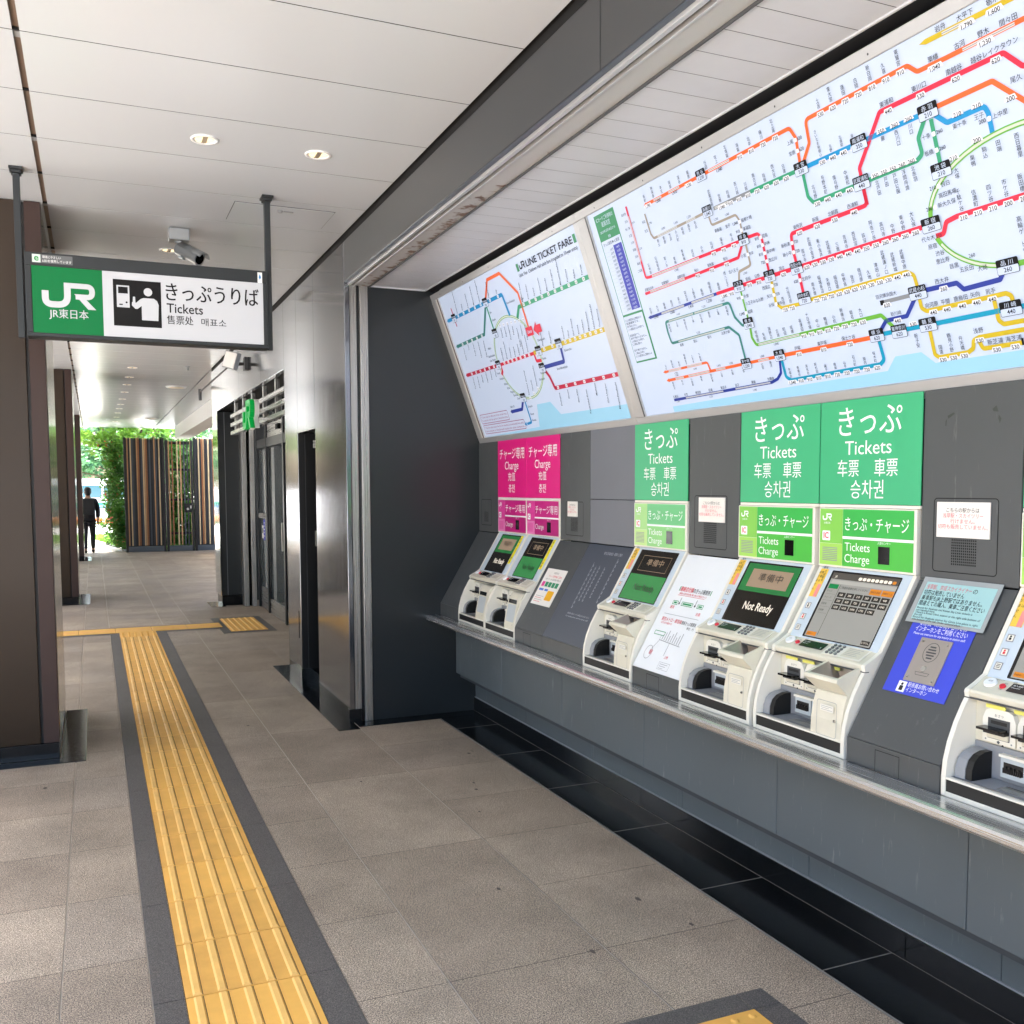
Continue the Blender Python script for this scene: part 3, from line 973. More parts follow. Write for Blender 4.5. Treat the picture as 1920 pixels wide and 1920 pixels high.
# ------------------------------------------------------------------ counter under the machines
ct = thing('ticket_counter', 'long stainless ledge with blue grey panels below, carrying the ticket machines', 'counter', (2.4, 3.5, 0))
b = MB()
M_LEDGE = brushed('polished_stainless_ledge', '#d2d2d1', 0.24, 'Y', 0.05, 0.8, 0.0)
b.prism_y([(2.206, 0.716), (2.212, 0.7065), (2.30, 0.7065), (2.60, 0.7065), (2.60, 0.742), (2.224, 0.742), (2.212, 0.738), (2.206, 0.730)], YN, YE, M_LEDGE)
part(b, 'ledge', ct, 0.0)
seams = [YE - .003, 5.815, 4.913, 4.01, 3.008, 2.103, 1.20, YN]
for i in range(len(seams) - 1):
    b = MB(); b.box(2.435, 2.60, seams[i + 1] + .0015, seams[i] - .0015, 0.298, 0.7065, M_COUNTERPANEL); part(b, 'front_panel', ct, 0.003)
b = MB(); b.box(2.47, 2.62, YN, YE, 0.262, 0.2975, mat('dark_under_panel', '#3c4146', 0.5)); part(b, 'under_rail', ct)
seams2 = [YE - .003, 5.76, 4.82, 3.90, 2.993, 2.096, 1.20, YN]
for i in range(len(seams2) - 1):
    b = MB(); b.box(2.588, 2.66, seams2[i + 1] + .0012, seams2[i] - .0012, 0.106, 0.262, M_COUNTERPANEL); part(b, 'kick_panel', ct, 0.002)
b = MB(); b.box(2.583, 2.66, YN, YE, 0.1005, 0.106, M_GREYPL); part(b, 'seal', ct)

# ------------------------------------------------------------------ grey infill panels between machines
M_SLATE = mat('slate_blue_panel', '#454b56', 0.36, 0, 0.5, var=0.04, vscale=2)
M_SLATE2 = mat('slate_grey_panel', '#6a6d75', 0.45, 0, 0.5, var=0.04, vscale=3)
def infill(y0, y1, label, mslope=None, mwall=None, speaker=False, hatch_=False, split=None, xs=XW):
    """A blank bay: low kerb, sloping face and upright back. y0 is its far (picture left) edge."""
    t = thing('infill_panel', label, 'panel', (2.4, (y0 + y1) / 2, 0.742), 'grey blank bays between the ticket machines')
    mslope = mslope or M_DARKPANEL
    mwall = mwall or M_DARKPANEL
    w = y0 - y1
    b = MB()
    b.prism_y([(2.318, 0.7425), (2.318, 0.8275), (2.60, 0.8275), (2.60, 0.7425)], y1 + .001, y0 - .001, M_DARKPANEL)
    if hatch_:
        p = Pl((2.318, y0, 0), (0, -1, 0), (0, 0, 1))
        b.stroke(p, [(w * .33, .7435), (w * .33, .813), (w * .59, .813), (w * .59, .7435)], .0022, .0008, M_GAP)
    part(b, 'kerb', t, 0.002)
    b = MB()
    p = PS(y0)
    b.pbox(p, .001, w - .001, 0.001, SL, -.05, 0, mslope)
    part(b, 'sloping_face', t, 0.002)
    b = MB()
    p = PV(y0)
    if split:
        b.pbox(p, .001, w - .001, 1.352, split - .0015, -.05, 0, mwall)
        b.pbox(p, .001, w - .001, split + .0015, 1.997, -.05, 0, mwall)
        b.rect(p, .001, w - .001, split - .0015, split + .0015, -.01, M_GAP)
    else:
        b.pbox(p, .001, w - .001, 1.352, 1.997, -.05, 0, mwall)
    wp = part(b, 'upright_face', t, 0.002)
    if speaker:
        a0, a1, b0, b1 = speaker
        g = MB()
        g.stroke(p, rr_pts(a0, a1, b0, b1, .012), .003, .0007, M_GAP, True)
        n, rows = 13, 11
        cx = (a0 + a1) / 2
        gw_, gh = (a1 - a0) * .40, (b1 - b0) * .40
        for i in range(n):
            for j in range(rows):
                g.rrect(p, cx - gw_ / 2 + gw_ * i / n, cx - gw_ / 2 + gw_ * (i + .62) / n, b0 + .025 + gh * j / rows, b0 + .025 + gh * (j + .66) / rows, .002, .0008, M_GAP, 0, 2)
        gg = g.build('speaker_grille', wp)
    return t

infill(6.689, 6.313, 'plain dark grey bay at the far end beside the charcoal end wall', speaker=(.05, .25, 1.40, 1.585))
infill(5.322, 4.935, 'dark grey bay with a small poster, right of the pink machines', speaker=(.075, .30, 1.385, 1.585), hatch_=True)
infill(4.935, 4.435, 'slate blue bay with faint white lettering, left of the small green machine', M_SLATE, M_SLATE2, split=1.602)
infill(3.928, 3.532, 'bay with a white printed sloping face and a grey speaker above', mat('white_notice_face', '#e4e8ea', 0.5, 0, .4, var=.015, vscale=8), speaker=(.05, .305, 1.385, 1.63), hatch_=True)
infill(2.504, 2.112, 'dark grey bay with the intercom, nearest the viewer', speaker=(.055, .31, 1.383, 1.63), hatch_=True)
infill(1.112, 0.105, 'dark grey bay at the near end of the counter, beyond the frame')

# faint white route lettering on the slate blue bay
p = PS(4.935)
b = MB()
M_FAINT = mat('worn_white_print', '#b9bec4', 0.5)
b.text(p, '東京近郊路線図・運賃のご案内', .22, .545, .020, M_FAINT, .001, 'L', .20)
for k, (a0, l0, l1) in enumerate(((.165, .20, .49), (.205, .25, .47), (.245, .25, .475), (.305, .28, .47), (.40, .26, .53))):
    b.stroke(p, [(a0, l0), (a0, l1)], .0022, .001, M_FAINT)
    for j in range(10):
        b.rect(p, a0 + .006, a0 + .010, l0 + (l1 - l0) * j / 10, l0 + (l1 - l0) * (j + .55) / 10, .001, M_FAINT)
b.text(p, '※運賃表の見方については係員におたずねください', .15, .165, .012, M_FAINT, .001, 'L', .26)
b.text(p, 'For details please ask the station staff', .15, .148, .012, M_FAINT, .001, 'L', .26)
tag(b.build('slope_lettering'), 'faint white lettering and thin lines printed on the slate blue bay', 'lettering')

# ------------------------------------------------------------------ ticket machines
M_GLINK = lit('screen_green', '#37854a', 0.40, 0.2, 0.45)
M_SCRBLK = lit('screen_black', '#25221f', 0.45, 0.15, 0.5)
M_SCRTAN = lit('screen_tan', '#a58f78', 0.5, 0.2, 0.5)
M_SCRTXT = lit('screen_text', '#e6dccb', 0.8, 0.3)
M_SCRDK = mat('screen_dark_text', '#16130f', 0.3)
M_SCRGRN2 = lit('screen_light_green', '#459455', 0.45, 0.2, 0.45)
M_YEL = mat('yellow_sticker', '#eec24a', 0.5)
M_YEL2 = mat('bright_yellow_sticker', '#f1e51c', 0.5)
M_PINKST = mat('salmon_sticker', '#ee8f8c', 0.5)
W = 0.494
def rail_prof(k=0.0):
    return [(2.600, 0.7425), (2.317, 0.7425), (2.316, 0.800), (2.321, 0.850), (2.336, 0.905), (2.360, 0.962), (2.390, 1.015), (2.404, 1.036), (2.400, 1.052), (2.404, 1.060), (2.440, 1.078), (2.476, 1.100), (2.6285, 1.358), (2.700, 1.358), (2.700, 0.7425)]

def screen_content(mb, p, a0, a1, b0, b1, kind, c):
    w, h = a1 - a0, b1 - b0
    if kind in ('tan', 'split'):
        top, bot = (M_GLINK, M_SCRBLK) if kind == 'tan' else (M_SCRBLK, M_SCRGRN2)
        mb.rect(p, a0, a1, b0 + h * .52, b1, c, top)
        mb.rect(p, a0, a1, b0, b0 + h * .52, c, bot)
        if kind == 'tan':
            mb.rect(p, a0 + w * .13, a1 - w * .10, b0 + h * .60, b1 - h * .09, c + .0006, M_SCRTAN)
            mb.text(p, '準備中', a0 + w * .53, b0 + h * .72, h * .15, M_SCRDK, c + .0012, 'C', w * .46, .015)
            mb.text(p, 'Not Ready', a0 + w * .55, b0 + h * .22, h * .19, M_SCRTXT, c + .0008, 'C', w * .56, .012)
        else:
            mb.stroke(p, [(a0 + w * .13, b0 + h * .60), (a1 - w * .1, b0 + h * .60), (a1 - w * .1, b1 - h * .09), (a0 + w * .13, b1 - h * .09)], .0022, c + .0006, M_SCRTAN, True)
            mb.text(p, '準備中', a0 + w * .53, b0 + h * .72, h * .15, M_SCRTAN, c + .0012, 'C', w * .46, .012)
            mb.text(p, 'Not Ready', a0 + w * .55, b0 + h * .2, h * .19, M_SCRDK, c + .0008, 'C', w * .56, .012)
        return
    g0 = lit('screen_grey', '#a5a49d', 0.45, 0.2, 0.5)
    g1 = lit('screen_grey_band', '#5f5a54', 0.4, 0.2, 0.5)
    g2 = lit('screen_key', '#3f3b37', 0.35, 0.2, 0.5)
    og = lit('screen_orange', '#dc8a34', 0.5, 0.2, 0.5)
    gn = lit('screen_deep_green', '#1f7a44', 0.75, 0.2)
    mb.rect(p, a0, a1, b0, b1, c, g0)
    mb.rect(p, a0, a1, b1 - h * .10, b1, c + .0005, g1)
    mb.rect(p, a0 + w * .03, a1, b1 - h * .17, b1 - h * .115, c + .0005, lit('screen_grey_light', '#bbb8b0', 0.45, 0.2, 0.5))
    mb.text(p, 'JR', a0 + w * .05, b1 - h * .08, h * .05, M_SCRTXT, c + .001)
    for k in range(9):
        mb.rrect(p, a0 + w * (.42 + .062 * k), a0 + w * (.47 + .062 * k), b1 - h * .085, b1 - h * .04, .004, c + .001, M_SCRTXT if k < 8 else og, 0, 2)
    mb.rect(p, a0 + w * .02, a0 + w * .17, b1 - h * .25, b1 - h * .18, c + .0005, gn)
    mb.rect(p, a0 + w * .19, a0 + w * .196, b0 + h * .04, b1 - h * .18, c + .0005, g1)
    for k, tx in enumerate(('きっぷ', 'チャージ', '回数券', '定期券')):
        mb.text(p, tx, a0 + w * .03, b1 - h * (.30 + .10 * k), h * .035, M_SCRDK, c + .001, 'L')
        mb.rect(p, a0 + w * .02, a0 + w * .18, b1 - h * (.335 + .10 * k), b1 - h * (.333 + .10 * k), c + .001, g1)
    mb.text(p, 'ご希望の金額を押してください', a0 + w * .21, b1 - h * .235, h * .04, M_SCRDK, c + .001, 'L', w * .42)
    for k, tx in enumerate(('乗換え自由', '連絡きっぷ')):
        mb.rect(p, a0 + w * (.66 + .175 * k), a0 + w * (.825 + .175 * k) - .001, b1 - h * .27, b1 - h * .185, c + .0008, og)
        mb.text(p, tx, a0 + w * (.742 + .175 * k), b1 - h * .24, h * .032, M_SCRDK, c + .0014, 'C', w * .13)
    rows = (('160', '200', '210', '260', '350', '440'), ('530', '620', '720', '810', '910', '1040'), ('1230', '1410', '1690', '1770', '1790'))
    for j, rw_ in enumerate(rows):
        for i, tx in enumerate(rw_):
            x0 = a0 + w * (.215 + .13 * i)
            y0 = b1 - h * (.365 + .095 * j)
            mb.rect(p, x0, x0 + w * .115, y0, y0 + h * .075, c + .0008, g2)
            mb.text(p, tx, x0 + w * .0575, y0 + h * .022, h * .045, M_SCRTXT, c + .0014, 'C')
    mb.rect(p, a0 + w * .02, a0 + w * .17, b0 + h * .015, b0 + h * .075, c + .0008, og)
    mb.text(p, 'English', a0 + w * .03, b0 + h * .035, h * .03, M_SCRDK, c + .0014)
    mb.rect(p, a1 - w * .14, a1 - w * .02, b0 + h * .02, b0 + h * .085, c + .0008, g2)
    mb.text(p, 'とりけし', a1 - w * .08, b0 + h * .04, h * .035, M_SCRTXT, c + .0014, 'C')

def machine(yl, name, label, theme, scr, charge=False, tabs=False, light=False):
    """One ticket machine; yl is its far (picture left) edge. Its parts sit in the machine's own space."""
    t = thing(name, label, 'ticket machine', (2.4, yl - W / 2, 0.742), 'ticket machines along the counter')
    y0, y1 = yl, yl - W
    # cheeks
    for ya, yb in ((y0 - .0005, y0 - .017), (y1 + .017, y1 + .0005)):
        b = MB(); b.prism_y(rail_prof(), yb, ya, M_CREAM2); part(b, 'side_cheek', t, 0.003)
    ya, yb = y0 - .0175, y1 + .0175
    # control ledge
    b = MB()
    b.prism_y([(2.406, 1.038), (2.402, 1.053), (2.406, 1.060), (2.442, 1.077), (2.478, 1.0985), (2.56, 1.0985), (2.56, 1.0), (2.44, 1.034)], yb, ya, M_CREAM)
    led = part(b, 'control_ledge', t, 0.002)
    b = MB(); b.box(2.4045, 2.45, yb + .0005, ya - .0005, 1.0325, 1.0375, M_GREYDK); b.build('seam', led)
    for ys_ in (y0 - .0085, y1 + .0085):
        b = MB(); b.box(2.4015, 2.42, ys_ - .0087, ys_ + .0087, 1.0335, 1.0365, M_GREYDK); b.build('seam', led)
    LP = Pl((2.406, y0, 1.0605), (0, -1, 0), (0.072, 0, 0.038))
    b = MB(); b.tube(LP.p(.055, .046, 0), LP.p(.055, .046, .007), .020, .0185, M_WHITE, 24)
    b.text(LP, '点字', .055, .046, .008, M_INK, .0075, 'C')
    b.build('braille_dial', led)
    b = MB()
    for k_, (tx, a_, b_) in enumerate((('点字テープ', .070, .066), ('呼出', .100, .056), ('Call', .100, .027), ('金額', .122, .068), ('電話機式', .262, .080))):
        b.text(LP, tx, a_, b_, .0065, M_GREYDK, .0008, 'C')
    b.build('small_print', led)
    b = MB(); b.tube(LP.p(.100, .042, 0), LP.p(.100, .042, .006), .0095, .0085, M_RED, 18); b.build('call_button', led)
    b = MB(); b.pbox(LP, .122, .245, .026, .064, 0, .0025, M_BLACKGLOSS)
    b.text(LP, '投入金額', .128, .052, .008, M_WHITE, .003); b.text(LP, 'Deposited', .128, .042, .007, M_WHITE, .003)
    b.text(LP, '0', .232, .031, .010, M_WHITE, .003)
    b.build('amount_display', led)
    b = MB(); b.pbox(LP, .262, .452, .010, .076, 0, .002, M_CREAM2)
    mk_ = mat('brushed_key', '#77787b', 0.3, 0.7)
    for i in range(4):
        for j in range(3):
            q = (.283 + .022 * j, .066 - .0155 * i)
            b.tube(LP.p(q[0], q[1], .002), LP.p(q[0], q[1], .0065), .0065, .006, mk_, 12)
            b.text(LP, '123456789*0#'[i * 3 + j], q[0], q[1] - .003, .008, M_WHITE, .0069, 'C')
    b.rect(LP, .352, .445, .016, .071, .0026, M_CREAM)
    for k in range(5):
        b.rect(LP, .358, .425 - .01 * (k % 2), .063 - .009 * k, .0645 - .009 * k, .0032, M_GREYPL)
    b.build('keypad', led)
    # bezel and screen on the slope
    p = PS(y0)
    s0 = 0.302
    b = MB()
    b.pbox(p, .0175, W - .0175, s0 - .012, SL + .012, -.04, .003, M_BEZEL)
    bz = part(b, 'screen_bezel', t, 0.004)
    a0, a1, b0, b1 = .098, W - .060, .318, .592
    if charge: a0, a1 = .105, W - .085
    b = MB()
    b.rrect(p, a0 - .012, a1 + .004, b0 - .004, b1 + .008, .004, .0042, M_BLACKGLOSS)
    screen_content(b, p, a0, a1, b0, b1, scr, .0052)
    b.build('touch_screen', bz)
    if charge:
        b = MB(); b.pbox(p, a1 + .010, a1 + .042, .39, .60, .003, .0045, M_YEL2)
        b.vtext(p, '現金チャージ専用', a1 + .026, .592, .016, M_INK, .0052, 1.5); b.build('yellow_strip', bz)
    else:
        b = MB(); b.pbox(p, .022, .062, .480, .602, .003, .0055, M_YEL)
        b.rect(p, .044, .062, .480, .535, .006, M_PINKST)
        for i, tx in enumerate(('では駅名', '検索は', 'ありません')):
            b.vtext(p, tx, .053 - .013 * i, .597, .0125, M_INK, .0066, 1.45 if i else 1.0)
        b.text(p, '乗換', .042, .604, .012, M_INK, .004, 'C'); b.build('yellow_label', bz)
        b = MB()
        for k, z in enumerate((.440, .392, .345)):
            b = MB()
            b.rrect(p, .030, .056, z - .012, z + .014, .002, .0045, M_GREYPL, 0, 2)
            b.rrect(p, .033, .053, z - .009, z + .011, .002, .0050, M_CREAM2, 0, 2)
            if k < 2:
                b.disc(p, .043, z + .006, .0035, .0055, M_RED if k else M_INK, 8); b.rect(p, .039, .047, z - .006, z + .002, .0055, M_RED if k else M_INK)
            else:
                for q in range(3): b.rect(p, .036, .050, z - .005 + .005 * q, z - .003 + .005 * q, .0055, M_INK)
            b.build('pictogram_button', bz)
    # header plates on the upright
    v = PV(y0)
    cols_ = {'pink': ('#c8107f', '#dc3f9a', '#b50e74', '#e77bb8'), 'green': ('#2fae46', '#7fc64e', '#44b53c', '#9fd35a')}[theme]
    mA, mB_, mC, mD = (mat('%s_plate_%d%s' % (theme, i, '_pale' if light else ''), (cols_[i] if not light else ('#63bd7a', '#a2d585', '#86cc79', '#bbe08b')[i]), 0.35, 0, .5) for i in range(4))
    b = MB(); b.pbox(v, .0005, W - .0005, 1.3595, 1.590, -.05, .006, M_CREAM2)
    hd = part(b, 'header_panel', t, 0.003)
    b = MB()
    sp = .132 if not charge else .13
    b.rect(v, .008, sp, 1.452, 1.585, .0068, mB_)
    b.rect(v, .008, sp, 1.368, 1.451, .0068, mD)
    b.rect(v, sp + .001, W - .012, 1.482, 1.585, .0068, mA)
    b.rect(v, sp + .001, W - .012, 1.368, 1.472, .0068, mC)
    b.rect(v, sp + .001, W - .012, 1.472, 1.482, .0072, M_WHITE)
    jr_mark(b, v, .022, 1.540, .052, M_WHITE, .0075)
    b.text(v, 'JR東日本' if not charge else 'JR', .048, 1.527, .009, M_WHITE, .0075, 'C')
    b.rrect(v, .022, .066, 1.462, 1.500, .005, .0075, M_WHITE)
    b.text(v, 'IC', .044, 1.471, .032, M_RED if theme == 'green' else mA, .0082, 'C', None, .02)
    if charge:
        b.text(v, 'チャージ専用', sp + .012, 1.507, .060, M_WHITE, .0075, 'L', W - sp - .040, .008)
        b.text(v, 'Charge', sp + .012, 1.405, .046, M_WHITE, .0075, 'L', .125)
    else:
        b.text(v, 'きっぷ・チャージ', sp + .014, 1.508, .058, M_WHITE, .0075, 'L', W - sp - .048, .006)
        b.text(v, 'Tickets', sp + .014, 1.428, .045, M_WHITE, .0075)
        b.text(v, 'Charge', sp + .014, 1.384, .045, M_WHITE, .0075)
    for k in range(8):
        b.rect(v, .024, sp - .026, 1.384 + .007 * k, 1.3872 + .007 * k, .0074, M_GREYPL if theme == 'green' else mB_)
    b.build('header_print', hd)
    b = MB(); b.pbox(v, .318, .372, 1.388, 1.452, .0065, .0085, M_BLACKGLOSS); b.text(v, '人感センサー', .345, 1.460, .011, M_WHITE, .0078, 'C'); b.build('sensor_window', hd)
    # cash bay
    b = MB()
    b.prism_y([(2.50, 1.030), (2.434, 1.030), (2.434, .905), (2.50, .905)], yb, ya, M_CREAM)
    b.box(2.42, 2.60, yb, ya, .765, .800, M_CREAM2)
    back = part(b, 'bay_back', t, 0.002)
    b = MB()                                         # grey coin tray
    b.box(2.330, 2.445, y1 + .20, ya, .770, .802, M_GREYPL)
    b.box(2.432, 2.50, y1 + .18, ya, .8025, .9045, M_GREYPL)
    b.rrect(Pl((2.345, y0 - .16, .8025), (0, -1, 0), (1, 0, 0)), 0, .11, .006, .06, .01, .0008, M_STEEL)
    tr = part(b, 'coin_tray', t, 0.003)
    FPm = Pl((2.432, y0, 0), (0, -1, 0), (0, 0, 1))
    for k in range(2):
        c0 = .122 + .092 * k
        b = MB()
        b.pbox(FPm, c0, c0 + .086, .820, .880, 0, .014, mat('pale_grey_slot_frame', '#b7c0c4', .4))
        b.pbox(FPm, c0 - .003, c0 + .089, .880, .888, 0, .020, M_CREAM2)
        b.pbox(FPm, c0 + .010, c0 + .076, .836, .866, .010, .0146, M_BLACK)
        for q in range(9):
            b.pbox(FPm, c0 + .011 + .007 * q, c0 + .015 + .007 * q, .835, .850 + .006 * (q % 2), .0146, .020, M_BLACK)
        b.build('coin_slot', tr)
    b = MB()                                         # arched card reader
    arc = [(2.345, .8025), (2.347, .834), (2.357, .860), (2.376, .876), (2.402, .884), (2.431, .886), (2.431, .8025)]
    b.prism_y(arc, y0 - .060, y0 - .024, M_GREYPL); b.prism_y([(x + .003, z) for x, z in arc[:-2]] + [(2.43, .884), (2.43, .8025)], y0 - .082, y0 - .0602, M_BLACK)
    b.build('card_reader', tr)
    PBk = Pl((2.434, y0, 0), (0, -1, 0), (0, 0, 1))
    for k in range(2):                               # note and ticket mouths in raised cream arches
        c0 = .058 + .118 * k
        b = MB()
        ow, iw = .112, .074
        outer = [(c0, .915), (c0, .985), (c0 + .010, 1.008), (c0 + .026, 1.016), (c0 + ow - .026, 1.016), (c0 + ow - .010, 1.008), (c0 + ow, .985), (c0 + ow, .915)]
        b.poly(PBk, outer, .0005, M_CREAM2, .018)
        b.pbox(PBk, c0 + .019, c0 + .019 + iw, .927, .988, .0186, .020, M_GREYDK)
        b.pbox(PBk, c0 + .021, c0 + .017 + iw, .930, .946, .019, .026, M_CREAM)
        b.pbox(PBk, c0 + .021, c0 + .017 + iw, .946, .955, .019, .042, M_BLACK)
        b.pbox(PBk, c0 + .008, c0 + .012 + iw, .955, .962, .019, .056, M_BLACKGLOSS)
        b.pbox(PBk, c0 + .030, c0 + .010 + iw, .972, .982, .0195, .0215, M_BLACK)
        b.poly(PBk, [(c0 + .05, .898 + .022), (c0 + .056, .892 + .022), (c0 + .062, .898 + .022), (c0 + .056, .903 + .022)], .0192, M_GREYDK)
        b.build('note_slot', back)
    b = MB()                                         # small print, arrows and screws of the cash bay
    for k, tx in enumerate(('おさつ', 'カード')):
        c0 = .058 + .118 * k
        b.text(PBk, tx, c0 + .056, .994, .0105, M_GREYDK, .0192, 'C')
        b.text(PBk, '▲', c0 + .056, .903, .012, M_INK, .0008, 'C')
        for q in (.012, .100):
            b.disc(PBk, c0 + q, .922, .0028, .0192, M_GREYPL, 8)
            b.rect(PBk, c0 + q - .002, c0 + q + .002, .9216, .9224, .0196, M_GREYDK)
    b.build('small_print', back)
    if tabs:
        b = MB()
        for c0, w_ in ((.070, .066), (.165, .064), (.27, .09)):
            b.pbox(PBk, c0, c0 + w_, 1.017, 1.028, .019, .0215, mat('faded_yellow_tab', '#e6e06a', .5))
        b.build('yellow_tab', back)
    # right hand column
    ca, cb = y1 + .172, y1 + .020
    if not charge:
        b = MB()
        b.prism_y([(2.326, .770), (2.320, .800), (2.322, .860), (2.334, .920), (2.346, .955), (2.434, .955), (2.434, .770)], cb, ca, M_CREAM)
        hp_ = part(b, 'coin_hopper', t, 0.006)
        lo = [(2.346, ca, .955), (2.346, cb, .955), (2.436, cb, .955), (2.436, ca, .955)]
        hi = [(2.303, ca + .022, 1.000), (2.303, cb + .004, 1.000), (2.4345, cb + .004, 1.046), (2.4345, ca + .022, 1.046)]
        hi2 = [(2.306, ca + .020, 1.012), (2.306, cb + .006, 1.012), (2.4345, cb + .006, 1.056), (2.4345, ca + .020, 1.056)]
        inn = [(2.318, ca + .008, 1.0155), (2.318, cb + .018, 1.0155), (2.428, cb + .018, 1.0535), (2.428, ca + .008, 1.0535)]
        b = MB()
        b.add(lo + hi + hi2 + inn, [(0, 4, 5, 1), (1, 5, 6, 2), (2, 6, 7, 3), (3, 7, 4, 0), (4, 8, 9, 5), (5, 9, 10, 6), (6, 10, 11, 7), (7, 11, 8, 4), (8, 12, 13, 9), (9, 13, 14, 10), (10, 14, 15, 11), (11, 15, 12, 8)], M_CREAM)
        deep = (2.410, (ca + cb) / 2 + .01, .955)
        b.add(inn + [deep], [(0, 4, 1), (1, 4, 2), (2, 4, 3), (3, 4, 0)], mat('worn_metal_funnel', '#b3a699', 0.28, 0.8, var=.1, vscale=20))
        b.build('funnel', hp_)
        b = MB()
        HP = Pl((2.3205, ca, .80), (0, -1, 0), (0.0015, 0, .06))
        b.stroke(HP, rr_pts(.030, .128, .002, .125, .010), .0016, .0012, M_GREYPL, True)
        b.rrect(HP, .046, .112, .088, .112, .003, .0011, M_CREAM2)
        for q in range(3): b.rect(HP, .050, .106 - .016 * (q % 2), .105 - .006 * q, .1065 - .006 * q, .0016, M_GREYPL)
        b.tube(HP.p(.118, .062, .0008), HP.p(.118, .062, .004), .0055, .005, M_STEEL, 12)
        b.rect(HP, .1172, .1188, .0585, .0655, .0043, M_INK)
        b.build('access_door', hp_)
        b = MB()
        b.disc(Pl((2.3225, ca, .80), (0, -1, 0), (-.006, 0, .03)), .132, -.016, .0105, .0012, M_GREYDK, 14); b.disc(Pl((2.3225, ca, .80), (0, -1, 0), (-.006, 0, .03)), .133, -.0155, .0075, .0018, M_CREAM2, 12); b.disc(Pl((2.3225, ca, .80), (0, -1, 0), (-.006, 0, .03)), .134, -.015, .003, .0024, M_INK, 8)
        b.build('round_mark', hp_)
    else:
        b = MB()
        b.prism_y([(2.326, .770), (2.320, .800), (2.324, .850), (2.352, .985), (2.380, 1.020), (2.434, 1.028), (2.434, .770)], cb, ca, M_CREAM)
        hp_ = part(b, 'card_column', t, 0.006)
        CPn = Pl((2.324, ca, .850), (0, -1, 0), (.028, 0, .135))
        b = MB()
        b.rrect(CPn, .016, .136, -.002, .105, .01, .0012, mat('grey_touch_pad', '#b9c0c3', .35))
        b.rrect(CPn, .016, .136, .112, .137, .004, .0012, M_BLACKGLOSS)
        b.text(CPn, 'C', .125, -.022, .014, M_INK, .0012, 'C')
        b.build('card_pad', hp_)
    # base strip
    b = MB()
    b.box(2.3185, 2.45, yb, ya, .7425, .758, M_CREAM2); b.box(2.315, 2.34, yb, ya, .7955, .802, M_CREAM2); b.box(2.3178, 2.34, yb, ya, .758, .7955, M_BLACK)
    part(b, 'base_strip', t, 0.001)
    return t

machine(6.309, 'ticket_machine', 'farther of the two pink charge machines, its screen green above and black below', 'pink', 'tan', charge=True)
machine(5.817, 'ticket_machine', 'nearer of the two pink charge machines, its screen black above and green below', 'pink', 'split', charge=True)
machine(4.432, 'ticket_machine', 'pale green ticket machine standing alone between slate bay and white bay', 'green', 'split', light=True)
machine(3.530, 'ticket_machine', 'bright green machine with Not Ready on a green and black screen, right of white bay', 'green', 'tan')
machine(3.011, 'ticket_machine', 'green ticket machine whose grey screen shows rows of dark fare buttons', 'green', 'fare', tabs=True)
machine(2.106, 'ticket_machine', 'nearest ticket machine, cut off by the right edge of the photo', 'green', 'fare', tabs=True)
machine(1.610, 'ticket_machine', 'ticket machine beyond the right edge of the photo, next to the nearest one', 'green', 'tan')

# ------------------------------------------------------------------ big plates over the machines
GREEN = mat('ticket_sign_green', '#3cae78', 0.35, 0, .5)
PINK = mat('charge_sign_pink', '#e0107f', 0.35, 0, .5)
def big_sign(yl, w, label, charge=False):
    t = thing('ticket_sign', label, 'sign', (XW, yl - w / 2, 1.8), 'plates above the ticket machines')
    v = PV(yl)
    b = MB()
    b.pbox(v, .001, w - .001, 1.604, 1.996, 0.0, .006, PINK if charge else GREEN)
    part(b, 'plate', t, 0.0015)
    b = MB()
    c = w / 2
    if charge:
        b.text(v, 'チャージ専用', c, 1.872, .082, M_WHITE, .0068, 'C', w * .85, .014)
        b.text(v, 'Charge', c, 1.795, .078, M_WHITE, .0068, 'C', w * .47)
        b.text(v, '充值', c, 1.722, .062, M_WHITE, .0068, 'C', None, .01)
        b.text(v, '충전', c, 1.643, .062, M_WHITE, .0068, 'C', None, .01)
    else:
        b.text(v, 'きっぷ', c + .005, 1.868, .125, M_WHITE, .0068, 'C', w * .62, .006)
        b.text(v, 'Tickets', c, 1.790, .074, M_WHITE, .0068, 'C', w * .46)
        b.text(v, '车票', c - .098, 1.713, .070, M_WHITE, .0068, 'C', .112, .004)
        b.text(v, '車票', c + .092, 1.713, .070, M_WHITE, .0068, 'C', .112, .004)
        b.text(v, '승차권', c, 1.632, .076, M_WHITE, .0068, 'C', .165, .004)
    part(b, 'lettering', t)
    b = MB()
    b.pbox(v, .001, w - .001, 1.5915, 1.6025, -.01, .004, M_CREAM2 if not charge else M_PAPER)
    part(b, 'trim', t)
big_sign(6.309, .494, 'farther pink charge plate, beside the charcoal end wall', True)
big_sign(5.815, .493, 'nearer pink charge plate, beside a dark grey panel', True)
big_sign(4.428, .496, 'green ticket plate standing alone, farthest of the three green ones')
big_sign(3.520, .504, 'green ticket plate adjoining another on its right, above Not Ready screen')
big_sign(3.012, .507, 'green ticket plate beside the wide dark bay, nearest of the three')
big_sign(2.104, .494, 'green ticket plate beyond the right edge of the photo above the nearest machine')
big_sign(1.608, .494, 'green ticket plate beyond the right edge of the photo, last before the near wall')

